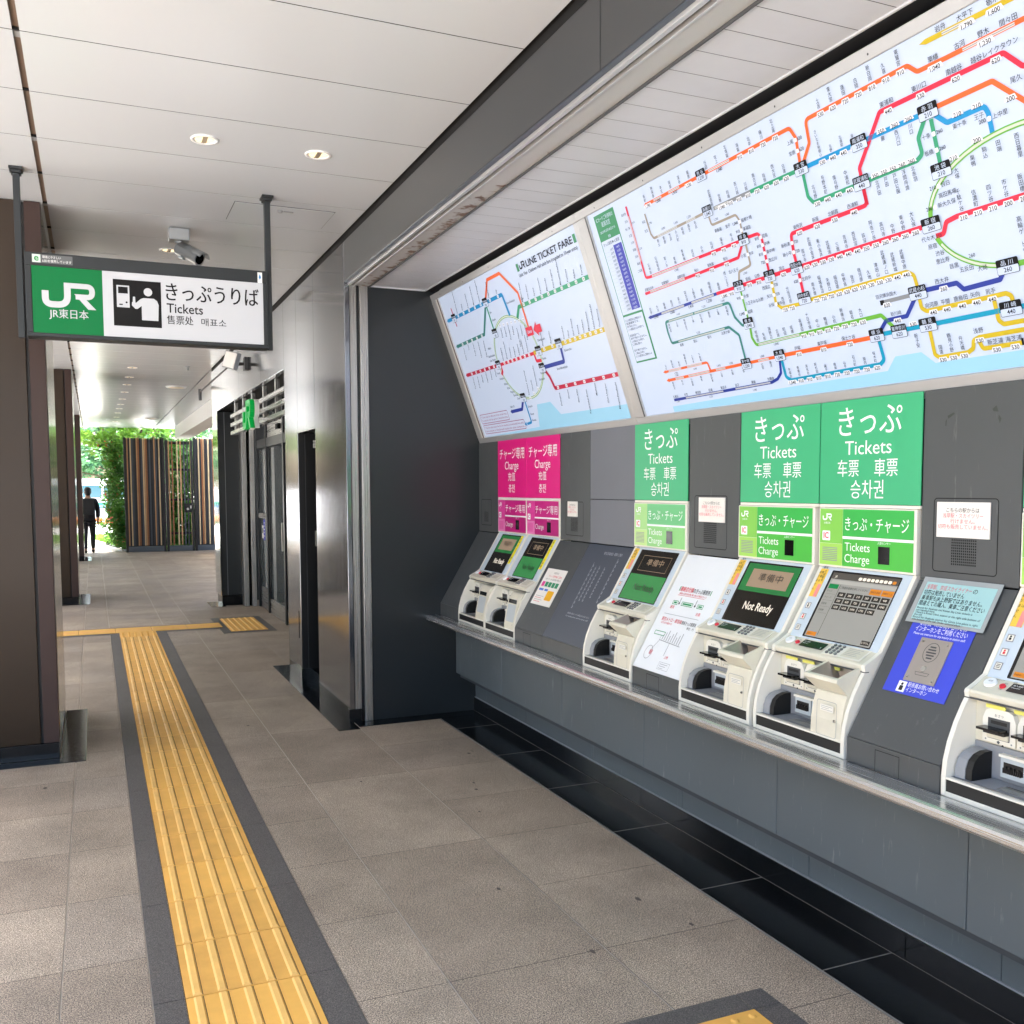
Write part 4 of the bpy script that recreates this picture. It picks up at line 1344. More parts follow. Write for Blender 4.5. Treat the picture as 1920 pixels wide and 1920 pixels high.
# ------------------------------------------------------------------ notices and posters
def notice(yl, w, z0, z1, label, scale):
    v = PV(yl)
    b = MB()
    b.pbox(v, 0, w, z0, z1, .002, .006, M_PAPER)
    h = z1 - z0
    rd = mat('faded_red_print', '#dd6f78', 0.6)
    for k, (tx, m_, wf) in enumerate((('こちらの駅からは', M_INK, .62), ('浅草駅・スカイツリー', rd, .76), ('行けません。', rd, .46), ('切符も販売していません。', rd, .94))):
        b.text(v, tx, w / 2, z1 - h * (.28 + .155 * k), h * .145, m_, .0068, 'C', w * wf)
    tag(b.build('paper_notice'), label, 'notice', 'paper notices on the speaker panels')
notice(5.215, .128, 1.497, 1.587, 'small paper notice on the dark bay right of the pink plates', 1)
notice(3.838, .205, 1.508, 1.622, 'paper notice on the speaker panel above the white bay', 1)
notice(2.432, .212, 1.500, 1.618, 'paper notice on the speaker panel above the intercom, largest to the eye', 1)

p = PS(5.322)
b = MB()
b.pbox(p, .045, .305, .17, .41, .001, .003, M_PAPER)
b.text(p, 'お知らせ', .185, .378, .016, M_INK, .0036, 'C'); b.text(p, 'チャージ専用機のご案内', .19, .355, .016, M_RED, .0036, 'C', .17); b.text(p, 'ICカード・きっぷをお買い求めの方', .185, .335, .014, M_INK, .0036, 'C', .20)
for i, cc in enumerate(('#e0459a', '#2c8f62', '#2c8f62', '#2c8f62', '#2c8f62')):
    b.rect(p, .065 + .045 * i, .102 + .045 * i, .29, .322, .0036, mat('poster_%s' % cc[1:], cc, .6))
b.rrect(p, .19, .275, .205, .268, .008, .0036, mat('poster_orange', '#f3b21c', .6))
for i in range(2): b.rect(p, .065 + .075 * i, .125 + .06 * i, .262, .276, .0038, mat('poster_blue', '#4f7bd0', .6))
for i in range(4): b.rect(p, .065, .17 - .02 * (i % 2), .225 - .012 * i, .2275 - .012 * i, .0036, M_RED if i % 2 else M_GREYPL)
tag(b.build('poster'), 'small white poster with pink, green and orange blocks on the dark bay', 'poster')

# printing on the white bay
p = PS(3.930)
b = MB()
GRN = mat('green_print', '#1c9a5b', .5)
b.text(p, '連絡会社線', .085, .412, .028, M_RED, .0012, 'L', .105, .02); b.text(p, 'のきっぷ運賃表', .192, .412, .026, M_INK, .0012, 'L', .128, .01)
b.rect(p, .076, .081, .410, .434, .0012, GRN); b.rect(p, .325, .330, .410, .434, .0012, GRN)
b.text(p, 'JR線から他の会社線に乗り換える場合のきっぷ', .09, .394, .012, M_RED, .0012, 'L', .22); b.rect(p, .085, .30, .388, .3895, .0012, M_RED)
for a0, a1 in ((.075, .115), (.148, .235), (.275, .318)):
    b.stroke(p, [(a0, .34), (a1, .34), (a1, .358), (a0, .358)], .003, .0012, GRN, True); b.rect(p, a0 + .008, a1 - .008, .345, .353, .0012, GRN)
for a0 in (.128, .255):
    b.stroke(p, [(a0, .35), (a0, .378)], .003, .0012, M_GREYDK); b.disc(p, a0, .348, .006, .0014, M_GREYDK, 10)
b.text(p, '運賃', .07, .318, .018, M_RED, .0012); b.text(p, '合算', .29, .305, .018, M_RED, .0012)
b.rect(p, .05, .33, .2865, .288, .0012, M_GREYPL)
b.text(p, '東京メトロ・都営線', .052, .252, .022, M_RED, .0012, 'L', .165, .015); b.text(p, '連絡きっぷ運賃表', .218, .252, .020, M_INK, .0012, 'L', .115)
b.text(p, 'のりかえ駅から', .06, .236, .012, M_RED, .0012, 'L', .09); b.text(p, '単位：円', .275, .232, .014, M_INK, .0012)
b.stroke(p, [(.05, .178), (.135, .178), (.135, .196), (.05, .196)], .003, .0012, GRN, True)
b.stroke(p, [(.115, .178), (.115, .15), (.085, .10)], .0022, .0012, M_GREYPL)
b.stroke(p, [(.115, .155), (.29, .145)], .003, .0012, M_GREYPL)
for i in range(9):
    a0 = .13 + .018 * i
    b.rect(p, a0, a0 + .004, .158 - .001 * i, .185 + .012 * (i % 3), .0012, M_GREYPL)
b.stroke(p, [(.075 + .028 * math.cos(t * .35), .085 + .034 * math.sin(t * .35)) for t in range(18)], .0022, .0012, M_GREYPL, True)
b.text(p, '駅', .083, .078, .026, M_RED, .0014); b.stroke(p, [(.205, .15), (.205, .085)], .0025, .0012, M_GREYPL); b.text(p, '上野', .215, .075, .016, M_RED, .0012)
b.stroke(p, [(.20, .02), (.285, .02), (.285, .055), (.20, .055)], .0012, .0012, M_GREYPL, True)
for i in range(3): b.rect(p, .208, .27 - .012 * i, .045 - .01 * i, .047 - .01 * i, .0012, M_GREYPL)
tag(b.build('slope_lettering'), 'red, green and black fare diagrams printed on the white bay', 'lettering')

# intercom with its blue sheet and the pale blue card above
p = PS(2.504)
t = thing('intercom', 'steel intercom plate on a blue sheet on the dark bay', 'intercom', (2.45, 2.32, 1.1))
b = MB()
BLU = mat('intercom_blue', '#3a49c9', .45)
b.pbox(p, .058, .314, .188, .470, .001, .0025, BLU)
b.text(p, '駅係員へのお問い合わせは', .186, .438, .022, M_WHITE, .0031, 'C', .19, .01); b.text(p, 'インターホンをご利用ください', .186, .416, .022, M_WHITE, .0031, 'C', .21, .01)
b.text(p, 'Please use intercom for any inquiry to station staff.', .186, .402, .012, M_WHITE, .0031, 'C', .21)
b.rect(p, .112, .146, .194, .232, .0031, M_WHITE); b.disc(p, .129, .222, .005, .0037, M_INK, 10); b.rect(p, .122, .137, .199, .216, .0037, M_INK)
b.text(p, '駅係員お問い合わせ', .152, .218, .018, M_WHITE, .0031, 'L', .125, .01); b.text(p, 'インターホン', .152, .200, .018, M_WHITE, .0031, 'L', .085, .01)
sh_ = part(b, 'blue_sheet', t)
b = MB()
b.pbox(p, .125, .252, .236, .394, .0026, .0070, mat('intercom_steel', '#a39c94', .35, .35))
pl_ = part(b, 'face_plate', t, 0.001)
b = MB()
for a_, b_ in ((.138, .380), (.239, .380), (.138, .250), (.239, .250)): b.tube(p.p(a_, b_, .007), p.p(a_, b_, .0095), .0045, .0035, M_STEEL, 10)
b.build('screw', pl_)
b = MB()
b.stroke(p, [(.1885 + .030 * math.cos(t_ * .262), .345 + .034 * math.sin(t_ * .262)) for t_ in range(24)], .002, .0074, M_GREYDK, True)
for k in range(5): b.rect(p, .1885 - .020 + .004 * abs(k - 2), .1885 + .020 - .004 * abs(k - 2), .322 + .010 * k, .327 + .010 * k, .0074, M_GREYDK)
b.build('speaker_slots', pl_)
b = MB(); b.tube(p.p(.1885, .285, .007), p.p(.1885, .285, .011), .0115, .010, mat('chrome', '#d8d8d8', .1, 1.0), 16)
b.stroke(p, [(.165, .262), (.212, .262), (.217, .272), (.160, .272)], .0014, .0074, M_GREYDK, True); b.build('push_button', pl_)
b = MB()
b.pbox(p, .030, .345, .440, .612, .0085, .0095, mat('clear_sleeve', '#9fa6a6', .12, 0, .6))
b.pbox(p, .050, .330, .452, .594, .0097, .0105, mat('pale_blue_card', '#9fc9c9', .5))
b.text(p, '浅草駅、京成スカイライナー', .056, .568, .021, mat('card_red', '#d8656c', .5), .0112, 'L', .185); b.text(p, 'の', .246, .568, .021, M_INK, .0112)
for k, (tx, wf) in enumerate((('切符は発売していません', .165), ('乗車駅もJR上野駅ではありません。', .245), ('間違えての購入、乗車ご注意ください', .262))):
    b.text(p, tx, .056, .547 - .0205 * k, .0205, M_INK, .0112, 'L', wf, .006)
for k, (tx, wf) in enumerate((('Bound for Asakusa and Keisei Sky Liner tickets is', .225), ('not handled here.', .08), ("There's a Keisei Ueno station at the right side bottom of", .262), ('the hill.', .035), ('Bound for Asakusa station for Ginza Line place is right', .262), ('side bottom of the hill. Under Ground place.', .20))):
    b.text(p, tx, .056, .492 - .0088 * k + .0, .0105, M_INK, .0112, 'L', wf)
tag(b.build('notice_card'), 'pale blue handwritten card in a clear sleeve, above the intercom', 'notice')
# worn tape marks on the upright of the same bay
v = PV(2.504)
b = MB()
for q in ([(.10, 1.905), (.125, 1.915), (.13, 1.910), (.103, 1.895)], [(.092, 1.888), (.098, 1.895), (.096, 1.872), (.092, 1.872)], [(.275, 1.915), (.29, 1.925), (.298, 1.905), (.28, 1.907)], [(.30, 1.895), (.31, 1.882), (.304, 1.868), (.298, 1.884)]):
    b.poly(v, q, .0006, mat('old_glue_mark', '#3a3f3a', .7))
tag(b.build('glue_marks'), 'torn dark glue marks left high on the wide dark bay', 'mark')
# ------------------------------------------------------------------ backlit fare boards
BP = Pl((2.651, YE, 1.98), (0, -1, 0), (-0.385, 0, 1.064))
K = 0.001
def bmat(name, hexc, k=0.40):
    return lit('board_' + name, hexc, k, 0.3, 0.6)
B_WHITE = bmat('white', '#cbdaf3', 0.40)
BC = {}
B_SEA = bmat('sea', '#9fd3ee', 0.42)
BC = {n: bmat(n, c) for n, c in dict(orange='#ee6a35', red='#de2f4b', blue='#1f93cf', green='#3a9f78', lime='#6cb441', pale='#cfd6c8', yellow='#cdb52a',
      navy='#2c3f9c', taupe='#a59c8e', teal='#3c8580', grey='#8b9096', cyan='#149ac0', crimson='#c01f45', ltgrey='#d4d6d3', dgreen='#3c8f63', indigo='#3f46b0', ink='#2b2f3f', black='#17181c', purple='#a03060', capsule='#eceff6').items()}
BC['ink'] = mat('board_dark_print', '#161927', .5, 0, .15)
BC['black'] = mat('board_black_print', '#0c0d10', .5, 0, .15)
def seg_line(mb, pts, col, w, r=14, c=.0035):
    mb.stroke(BP, [(x * K, y * K) for x, y in rounded(pts, r, 6)], w * K, c, BC[col])
def gray_core(mb, x0, y0, x1, y1, w=8):
    """The pale stretch laid in a line where several stations share one fare."""
    mb.stroke(BP, [(x0 * K, y0 * K), (x1 * K, y1 * K)], w * K, .0042, BC['ltgrey'])
    mb.stroke(BP, [(x0 * K, y0 * K), (x1 * K, y1 * K)], w * K * .25, .0044, BC['grey'])
def fare(mb, x, y, t, cap=True, size=18.5):
    if cap:
        hw = 4.6 * len(t) + 4
        mb.poly(BP, [((x - hw - 3) * K, (y - 3) * K), ((x + hw + 3) * K, (y - 3) * K), ((x + hw - 3) * K, (y + 11) * K), ((x - hw + 3) * K, (y + 11) * K)], .0047, BC['capsule'])
    mb.text(BP, t, x * K, (y - 5.0) * K, size * K, BC['ink'], .0053, 'C', None, .012)
def names_v(mb, p0, p1, names, fares=None, above=True, size=16.5, foff=-11, noff=10):
    n = len(names)
    for i, nm in enumerate(names):
        t = i / (n - 1) if n > 1 else 0
        x = p0[0] + (p1[0] - p0[0]) * t
        y = p0[1] + (p1[1] - p0[1]) * t
        if above:
            mb.vtext(BP, nm, x * K, (y + noff) * K, size * K, BC['ink'], .0053, 1.0, False, .012)
        else:
            mb.vtext(BP, nm, x * K, (y - noff) * K, size * K, BC['ink'], .0053, 1.0, True, .012)
        if fares and i < len(fares) and fares[i]:
            fare(mb, x, y + (foff if above else -foff - 8), fares[i])
def names_h(mb, pts, fares=None, size=16, dy=10, fdy=-11):
    for i, (x, y, nm) in enumerate(pts):
        mb.text(BP, nm, x * K, (y + dy) * K, size * 1.08 * K, BC['ink'], .0053, 'C', None, .010)
        if fares and fares[i]:
            fare(mb, x, y + fdy, fares[i])
def side(mb, x, y, nm, f=None, left=False, size=16.5, gap=12):
    mb.text(BP, nm, (x + (-gap if left else gap)) * K, (y - 5) * K, size * K, BC['ink'], .0053, 'R' if left else 'L', None, .010)
    if f:
        mb.rrect(BP, (x - 7) * K, (x + 7) * K, (y - 7) * K, (y + 7) * K, .004, .0047, BC['capsule'], 0, 2)
        mb.text(BP, f, (x + (11 if left else -11)) * K, (y - 5) * K, 16 * K, BC['ink'], .0055, 'L' if left else 'R', None, .010)
def box(mb, x, y, nm, f, w=70, h=44):
    mb.rrect(BP, (x - w / 2 - 1) * K, (x + w / 2 + 1) * K, (y - h / 2 - 1) * K, (y + h / 2 + 1) * K, .005, .0060, BC['black'], 0, 3)
    mb.rrect(BP, (x - w / 2 + .6) * K, (x + w / 2 - .6) * K, (y - h / 2 + .6) * K, (y + 1) * K, .004, .0066, B_WHITE, 0, 3)
    n = len(nm)
    mb.text(BP, ' '.join(nm) if n == 2 and ord(nm[0]) > 999 else nm, x * K, (y + 5) * K, 17 * K, B_WHITE, .0066, 'C', min(w - 6, 17 * n + (8 if n == 2 else 0)) * K, .012)
    mb.text(BP, f, x * K, (y - h / 2 + 6) * K, 19 * K, BC['ink'], .0072, 'C', None, .012)

def board(name, label, u0, u1, printer, fr=0.07, left=.128, right=.05):
    t = thing(name, label, 'fare board', (2.55, YE - (u0 + u1) / 2, 2.0), 'backlit fare boards tilted over the machines')
    b = MB()
    M_FR = brushed('pale_aluminium_frame', '#b2b3b4', 0.38, 'Y', 0.06, 0.45, 0.02)
    b.pbox(BP, u0, u1, -.005, 0.060, -.10, .010, M_FR)
    b.pbox(BP, u0, u1, 1.090, 1.133, -.10, .010, M_FR)
    fr_ = part(b, 'frame', t, 0.003)
    b = MB()
    b.pbox(BP, u0, u0 + left, .0602, 1.0898, -.10, .010, M_FR)
    b2 = MB()
    b2.pbox(BP, u1 - right, u1, .0602, 1.0898, -.10, .010, M_FR)
    if left > .1:
        b.pbox(BP, u0 + left - .045, u0 + left - .020, .0602, 1.0898, .010, .0115, mat('pale_rubber', '#d7d7d2', .5)); b.pbox(BP, u0 + left - .018, u0 + left - .001, .0602, 1.0898, .010, .012, mat('brown_gasket', '#5c463f', .5))
    else:
        b.pbox(BP, u0 + left - .012, u0 + left - .001, .0602, 1.0898, .010, .012, M_GREYDK)
    b.build('side_frame', fr_, 0.002)
    b2.build('side_frame', fr_, 0.002)
    b = MB()
    for k in range(int((u1 - u0) / .45)):
        q = u0 + .2 + .45 * k
        b.disc(BP, q, 1.108, .004, .0108, M_GREYDK, 8)
    b.build('screw', fr_)
    b = MB(); b.rect(BP, u0 + left, u1 - right, .060, 1.090, 0.0, B_WHITE); part(b, 'lit_panel', t)
    b = MB()
    printer(b)
    part(b, 'map_print', t)
    b = MB(); b.pbox(BP, u0, u1, -.004, 1.13, -.30, -.1005, M_DARKWALL); part(b, 'casing', t)

# ---- the small English board
def english(mb):
    def names_r(p0, p1, names, above=True, L=None):
        n = len(names)
        for i, nm in enumerate(names):
            t = i / max(1, n - 1)
            x, y = p0[0] + (p1[0] - p0[0]) * t, p0[1] + (p1[1] - p0[1]) * t
            if above:
                mb.text(BP, nm, (x + 5) * K, (y + 16) * K, 21 * K, BC['ink'], .005, 'L', None, .006, R(78))
            else:
                wdt = 10.8 * len(nm)
                mb.text(BP, nm, (x + 5 - wdt * math.cos(R(78))) * K, (y - 16 - wdt * math.sin(R(78))) * K, 21 * K, BC['ink'], .005, 'L', None, .006, R(78))
            mb.rrect(BP, (x - 13) * K, (x + 13) * K, (y - 9) * K, (y + 9) * K, .004, .0045, BC['capsule'], 0, 2)
            mb.text(BP, ('150', '170', '180', '210', '260')[(i * 3 + n) % 5], x * K, (y - 5) * K, 13 * K, BC['ink'], .005, 'C')
    sea = [(150, 62), (1078, 82), (1140, 225), (1333, 226), (1426, 140), (2219, 138), (2219, 62)]
    mb.poly(BP, [(x * K, y * K) for x, y in sea], .0012, B_SEA)
    mb.rect(BP, 1.450, 1.480, 1.003, 1.047, .002, BC['dgreen'])
    mb.rect(BP, 2.172, 2.200, 1.003, 1.047, .002, BC['dgreen'])
    jr_mark(mb, BP, 1.490, 1.007, .080, BC['ink'], .003)
    mb.text(BP, 'LINE TICKET FARE', 1.582, 1.007, .052, BC['ink'], .003, 'L', .578, .018)
    mb.text(BP, 'Unit: Yen  Children: Half adult fare (rounded to 10-yen units)', 1.455, .970, .028, BC['ink'], .003, 'L', .735, .008)
    # loop
    loop = []
    for t in range(48):
        a = 2 * math.pi * t / 48
        loop.append((1085 + 318 * math.cos(a), 535 + 262 * math.sin(a)))
    mb.stroke(BP, [(x * K, y * K) for x, y in loop], .015, .0022, BC['lime'], True)
    mb.stroke(BP, [(x * K, y * K) for x, y in loop], .009, .0027, BC['pale'], True)
    seg_line(mb, [(180, 920), (1151, 926), (1168, 792)], 'blue', 24)
    seg_line(mb, [(884, 930), (1010, 1046), (1207, 1046), (1370, 896), (1365, 660)], 'orange', 20, 6)
    seg_line(mb, [(1258, 760), (1323, 818), (2219, 820)], 'green', 24)
    seg_line(mb, [(862, 905), (702, 743), (190, 733)], 'teal', 22, 6)
    seg_line(mb, [(876, 905), (873, 730)], 'green', 16)
    seg_line(mb, [(1327, 534), (2219, 543)], 'yellow', 26)
    seg_line(mb, [(190, 522), (745, 525)], 'crimson', 24)
    seg_line(mb, [(770, 460), (800, 481), (800, 525), (1327, 532), (1330, 483), (1398, 480)], 'red', 20, 8)
    seg_line(mb, [(1395, 425), (1436, 373), (1459, 300), (2219, 302)], 'crimson', 24, 8)
    seg_line(mb, [(1404, 436), (1672, 438), (1685, 530)], 'navy', 24)
    seg_line(mb, [(975, 280), (908, 213), (745, 209)], 'navy', 22)
    seg_line(mb, [(988, 270), (986, 118), (915, 112)], 'blue', 16)
    seg_line(mb, [(293, 860), (293, 990)], 'crimson', 12)
    for q, cc in (((180, 920), 'blue'), ((190, 733), 'teal'), ((190, 522), 'crimson'), ((745, 209), 'navy'), ((905, 112), 'blue')):
        mb.poly(BP, [((q[0] - 32) * K, q[1] * K), (q[0] * K, (q[1] - 16) * K), (q[0] * K, (q[1] + 16) * K)], .0036, BC[cc])
    names_r((380, 922), (800, 925), ('Saitama-Shintoshin', 'Yono', 'Kita-Urawa', 'Minami-Urawa', 'Nishi-Kawaguchi'))
    names_r((960, 926), (1090, 926), ('Higashi-Jujo', 'Oji'))
    names_r((1400, 820), (2160, 820), ('Minami-Senju', 'Kita-Senju', 'Ayase', 'Kanamachi', 'Matsudo', 'Kita-Kogane', 'Minami-Kashiwa', 'Kashiwa', 'Abiko', 'Toride'))
    names_r((290, 734), (660, 740), ('Kita-Yono', 'Toda', 'Toda-koen', 'Ukimafunado', 'Kita-Akabane'), False)
    names_r((280, 522), (690, 525), ('Tachikawa', 'Kokubunji', 'Mitaka', 'Ogikubo', 'Nakano', 'Okubo'), False)
    names_r((870, 527), (1260, 531), ('Sendagaya', 'Shinanomachi', 'Yotsuya', 'Ichigaya', 'Iidabashi', 'Suidobashi', 'Ochanomizu'))
    names_r((1480, 538), (1590, 540), ('Asakusabashi', 'Ryogoku'))
    names_r((1760, 541), (2180, 543), ('Kameido', 'Hirai', 'Shin-Koiwa', 'Koiwa', 'Ichikawa', 'Motoyawata', 'Nishi-Funabashi', 'Tsudanuma'))
    names_r((1500, 301), (2170, 302), ('Etchujima', 'Shiomi', 'Shin-Kiba', 'Kasairinkai-Koen', 'Maihama', 'Shin-Urayasu', 'Minami-Funabashi'), False)
    names_r((985, 760), (1330, 740), ('Otsuka', 'Sugamo', 'Komagome', 'Tabata', 'Nishi-Nippori', 'Nippori', 'Uguisudani'), False)
    names_r((1085, 272), (1235, 320), ('Takanawa Gateway', 'Tamachi', 'Hamamatsucho'))
    for x, y, nm in ((1330, 400, 'Yurakucho'), (1290, 365, 'Shimbashi'), (1430, 590, 'Okachimachi'), (1420, 480, 'Kanda'), (690, 640, 'Mejiro'), (650, 590, 'Takadanobaba'), (660, 560, 'Shin-Okubo'), (700, 470, 'Yoyogi'), (720, 430, 'Harajuku'), (760, 390, 'Shibuya'), (790, 360, 'Ebisu'), (820, 330, 'Meguro'), (850, 305, 'Gotanda'), (890, 280, 'Osaki'), (740, 235, 'Nishi-Oi'), (1010, 215, 'Oimachi'), (1010, 165, 'Omori'), (1010, 125, 'Kamata'), (1560, 400, 'Shin-Nihombashi'), (1720, 490, 'Bakurocho'), (1180, 860, 'Kami-Nakazato'), (1390, 850, 'Oku'), (895, 850, 'Jujo'), (895, 800, 'Itabashi')):
        mb.text(BP, nm, x * K, y * K, 20 * K, BC['ink'], .005)
    for x, y, nm in ((881, 925, 'Akabane'), (293, 920, 'Omiya'), (877, 725, 'Ikebukuro'), (770, 528, 'Shinjuku'), (986, 285, 'Shinagawa'), (1402, 538, 'Akihabara'), (1380, 436, 'Tokyo'), (1676, 543, 'Kinshicho')):
        box(mb, x, y, nm, '170', 74, 56)
    mb.rrect(BP, 1.325, 1.415, .636, .690, .004, .0065, BC['red'], 0, 3)
    mb.text(BP, 'Ueno', 1.37, .652, .030, B_WHITE, .0072, 'C', .062, .015)
    mb.poly(BP, [(x * K, y * K) for x, y in ((1425, 662), (1478, 706), (1478, 685), (1530, 685), (1530, 638), (1478, 638), (1478, 618))], .0065, BC['red'])
    for (x0, x1, y0, y1, ls) in ((165, 660, 160, 225, ('* Lines may be different from actual map.', 'You may also need the express or limited fare ticket.')), (170, 878, 84, 146, ('* The fare table shows the fare for standard (conventional) lines only.', 'Ueno station or Okachimachi station for other companies.'))):
        mb.stroke(BP, rr_pts(x0 * K, x1 * K, y0 * K, y1 * K, .008), .004, .003, BC['purple'], True)
        for k, l in enumerate(ls):
            mb.text(BP, l, (x0 + 16) * K, (y1 - 26 - 24 * k) * K, 19 * K, BC['purple'], .003, 'L', (x1 - x0 - 32) * K)
board('fare_board', 'smaller backlit board with English route map titled LINE TICKET FARE', 0.0, 2.268, english, left=.128, right=.045)

# ---- the wide Japanese board
def japanese(mb):
    sea = [(2625, 62), (2625, 90), (3211, 99), (4029, 108), (4078, 155), (4194, 155), (4243, 111), (6450, 113), (6450, 62)]
    mb.poly(BP, [(x * K, y * K) for x, y in sea], .0012, B_SEA)
    # fare change card on the left
    mb.rect(BP, 2.420, 2.612, .335, 1.072, .0012, BC['dgreen'])
    mb.rect(BP, 2.426, 2.606, .580, .946, .002, B_WHITE)
    mb.rect(BP, 2.424, 2.600, .343, .570, .002, B_WHITE)
    for k, (tx, sz) in enumerate((('ICカードご利用時の', 22), ('運賃改定', 26), ('2023年3月18日から', 15), ('実施', 15))):
        mb.text(BP, tx, 2.516, (1.040 - .029 * k), sz * K, B_WHITE, .003, 'C', min(.16, sz * K * len(tx) * .8), .01)
    mb.text(BP, 'きっぷ運賃 ▶ IC運賃', 2.516, .921, .018, BC['ink'], .003, 'C', .15)
    mb.rect(BP, 2.522, 2.600, .592, .910, .0027, BC['indigo'])
    for k in range(17):
        y = .896 - .0185 * k
        mb.text(BP, '%d円' % (150 + 70 * k), 2.515, y - .004, .013, BC['ink'], .003, 'R')
        mb.rect(BP, 2.436, 2.518, y - .0075, y - .0070, .003, BC['grey'])
        mb.text(BP, '%d円' % (146 + 69 * k), 2.56, y - .004, .013, B_WHITE, .0034, 'C')
    for k in range(13):
        if k in (4, 9): continue
        mb.text(BP, ('○この運賃表は上野駅からの', '普通運賃です。', '途中下車はできません。', 'こども運賃はおとなの半額です。')[k % 4], 2.434, .545 - .0152 * k, .0125, BC['ink'], .003, 'L', .15 - .03 * (k % 3))
    L = lambda pts, col, w=15, r=14: seg_line(mb, pts, col, w, r)
    # Takasaki and Utsunomiya
    L([(2880, 1010), (3853, 1019), (3872, 978), (3862, 890)], 'orange', 14, 20)
    mb.poly(BP, [(2.862, 1.010), (2.882, 1.000), (2.882, 1.020)], .0036, BC['orange'])
    gray_core(mb, 2945, 1011, 3010, 1011); gray_core(mb, 3065, 1012, 3150, 1013); gray_core(mb, 3360, 1015, 3500, 1016)
    names_v(mb, (2885, 1010), (3230, 1014), ('新町', '神保原', '本庄', '岡部', '深谷', '籠原'))
    names_v(mb, (3355, 1015), (3775, 1019), ('行田', '吹上', '北鴻巣', '鴻巣', '北本', '桶川', '北上尾'), (None, None, None, '910', '810', '720', '720'))
    for x, f in ((2895, '1,790'), (2980, '1,500'), (3110, '1,410'), (3215, '1,230'), (3430, '1,040')): fare(mb, x, 1000, f, x in (2895, 3215))
    side(mb, 3869, 972, '上尾', '620', True); side(mb, 3866, 935, '宮原', '620', True)
    L([(3878, 890), (3929, 942), (3937, 1019), (4395, 1022), (4425, 993), (4529, 991), (6300, 990)], 'orange', 14, 20)
    gray_core(mb, 4590, 990, 4760, 990)
    names_v(mb, (4013, 1021), (4367, 1022), ('土呂', '東大宮', '蓮田', '白岡', '新白岡', '久喜', '東鷲宮'), ('530', '620', '720', '720', '810', '910', '910'))
    names_h(mb, ((4490, 990, '栗橋'), (4585, 990, '古河'), (4665, 990, '野木'), (4745, 990, '間々田')), ('1,040', None, '1,230', None), 18)
    L([(4475, 1059), (4900, 1050), (6300, 1050)], 'yellow', 15)
    gray_core(mb, 4535, 1057, 4640, 1055)
    mb.poly(BP, [(4.452, 1.060), (4.476, 1.051), (4.476, 1.067)], .0036, BC['yellow'])
    names_h(mb, ((4535, 1058, '岩舟'), (4620, 1056, '大平下'), (4710, 1055, '栃木')), (None, '1,790', '1,600'), 18)
    # Musashino
    L([(4117, 676), (4121, 797), (4175, 852), (4254, 934), (4710, 934), (4759, 879), (6300, 870)], 'red', 15, 16)
    L([(4117, 730), (4117, 676), (3727, 673), (3717, 600), (3717, 533), (3713, 450)], 'red', 15, 18)
    names_h(mb, ((4290, 934, '東浦和'), (4420, 934, '東川口'), (4550, 934, '南越谷'), (4685, 934, '越谷レイクタウン')), ('440', '530', '620', '620'), 18)
    names_h(mb, ((3775, 674, '東所沢'), (3870, 675, '新座'), (3960, 675, '北朝霞'), (4055, 676, '西浦和')), ('620', '620', '530', '440'), 16)
    side(mb, 3723, 640, '新秋津', '720', True); side(mb, 3719, 606, '新小平', '720', True); side(mb, 3715, 500, '北府中', '620')
    # Keihin-Tohoku
    L([(3870, 873), (4460, 873)], 'blue', 16)
    names_v(mb, (3969, 873), (4123, 873), ('さいたま新都心', '与野', '北浦和', '浦和'), ('530', '440', '440', '440'), True, 13)
    names_v(mb, (4245, 873), (4358, 873), ('蕨', '西川口', '川口'), ('350', '260', '260'), False)
    L([(4440, 868), (4489, 821), (4620, 823), (4628, 800), (4628, 745)], 'blue', 16, 16)
    for x, y, nm, f in ((4530, 822, '東十条', '210'), (4598, 822, '王子', '210')):
        mb.text(BP, nm, x * K, (y - 26) * K, 17 * K, BC['ink'], .0053, 'C'); fare(mb, x, y + 8, f)
    side(mb, 4628, 785, '上中里', '200', False, 17)
    L([(4440, 876), (4660, 877), (4745, 792), (4900, 740)], 'orange', 15, 12)
    mb.text(BP, '尾久', 4.715, .850, .019, BC['ink'], .0053); fare(mb, 4705, 812, '200')
    # Saikyo and Kawagoe
    L([(4420, 865), (4376, 812), (4378, 763), (4354, 751), (3880, 748), (3860, 775), (3864, 860)], 'green', 15, 16)
    names_v(mb, (3898, 748), (4058, 750), ('北与野', '与野本町', '南与野', '中浦和'), ('530', '440', '440', '440'))
    names_v(mb, (4181, 751), (4333, 751), ('北戸田', '戸田', '戸田公園', '浮間舟渡', '北赤羽'), ('350', '350', '350', '260', '260'), False)
    L([(4436, 850), (4434, 720)], 'green', 15)
    side(mb, 4435, 806, '十条', '260', True, 17); side(mb, 4433, 758, '板橋', '260', True, 17)
    L([(3840, 873), (3570, 874)], 'green', 15); L([(3570, 874), (3330, 873)], 'grey', 15)
    gray_core(mb, 3340, 873, 3430, 873)
    names_v(mb, (3330, 874), (3778, 873), ('武蔵高萩', '笠幡', '的場', '西川越', '川越', '南古谷', '指扇', '西大宮', '日進'), (None, '1,040', '910', '910', '810', '720', '620', '620', '620'))
    # Hachiko
    L([(3260, 872), (2868, 862), (2854, 885), (2851, 977)], 'taupe', 11, 14)
    gray_core(mb, 2900, 863, 3060, 867); gray_core(mb, 3130, 869, 3200, 871)
    names_v(mb, (2895, 862), (3190, 870), ('用土', '寄居', '竹沢', '小川町', '明覚', '越生', '毛呂'), None, False)
    for x, f in ((2960, '1,690'), (3060, '1,410'), (3160, '1,230')): mb.text(BP, f, x * K, .880, .014, BC['ink'], .0053, 'C')
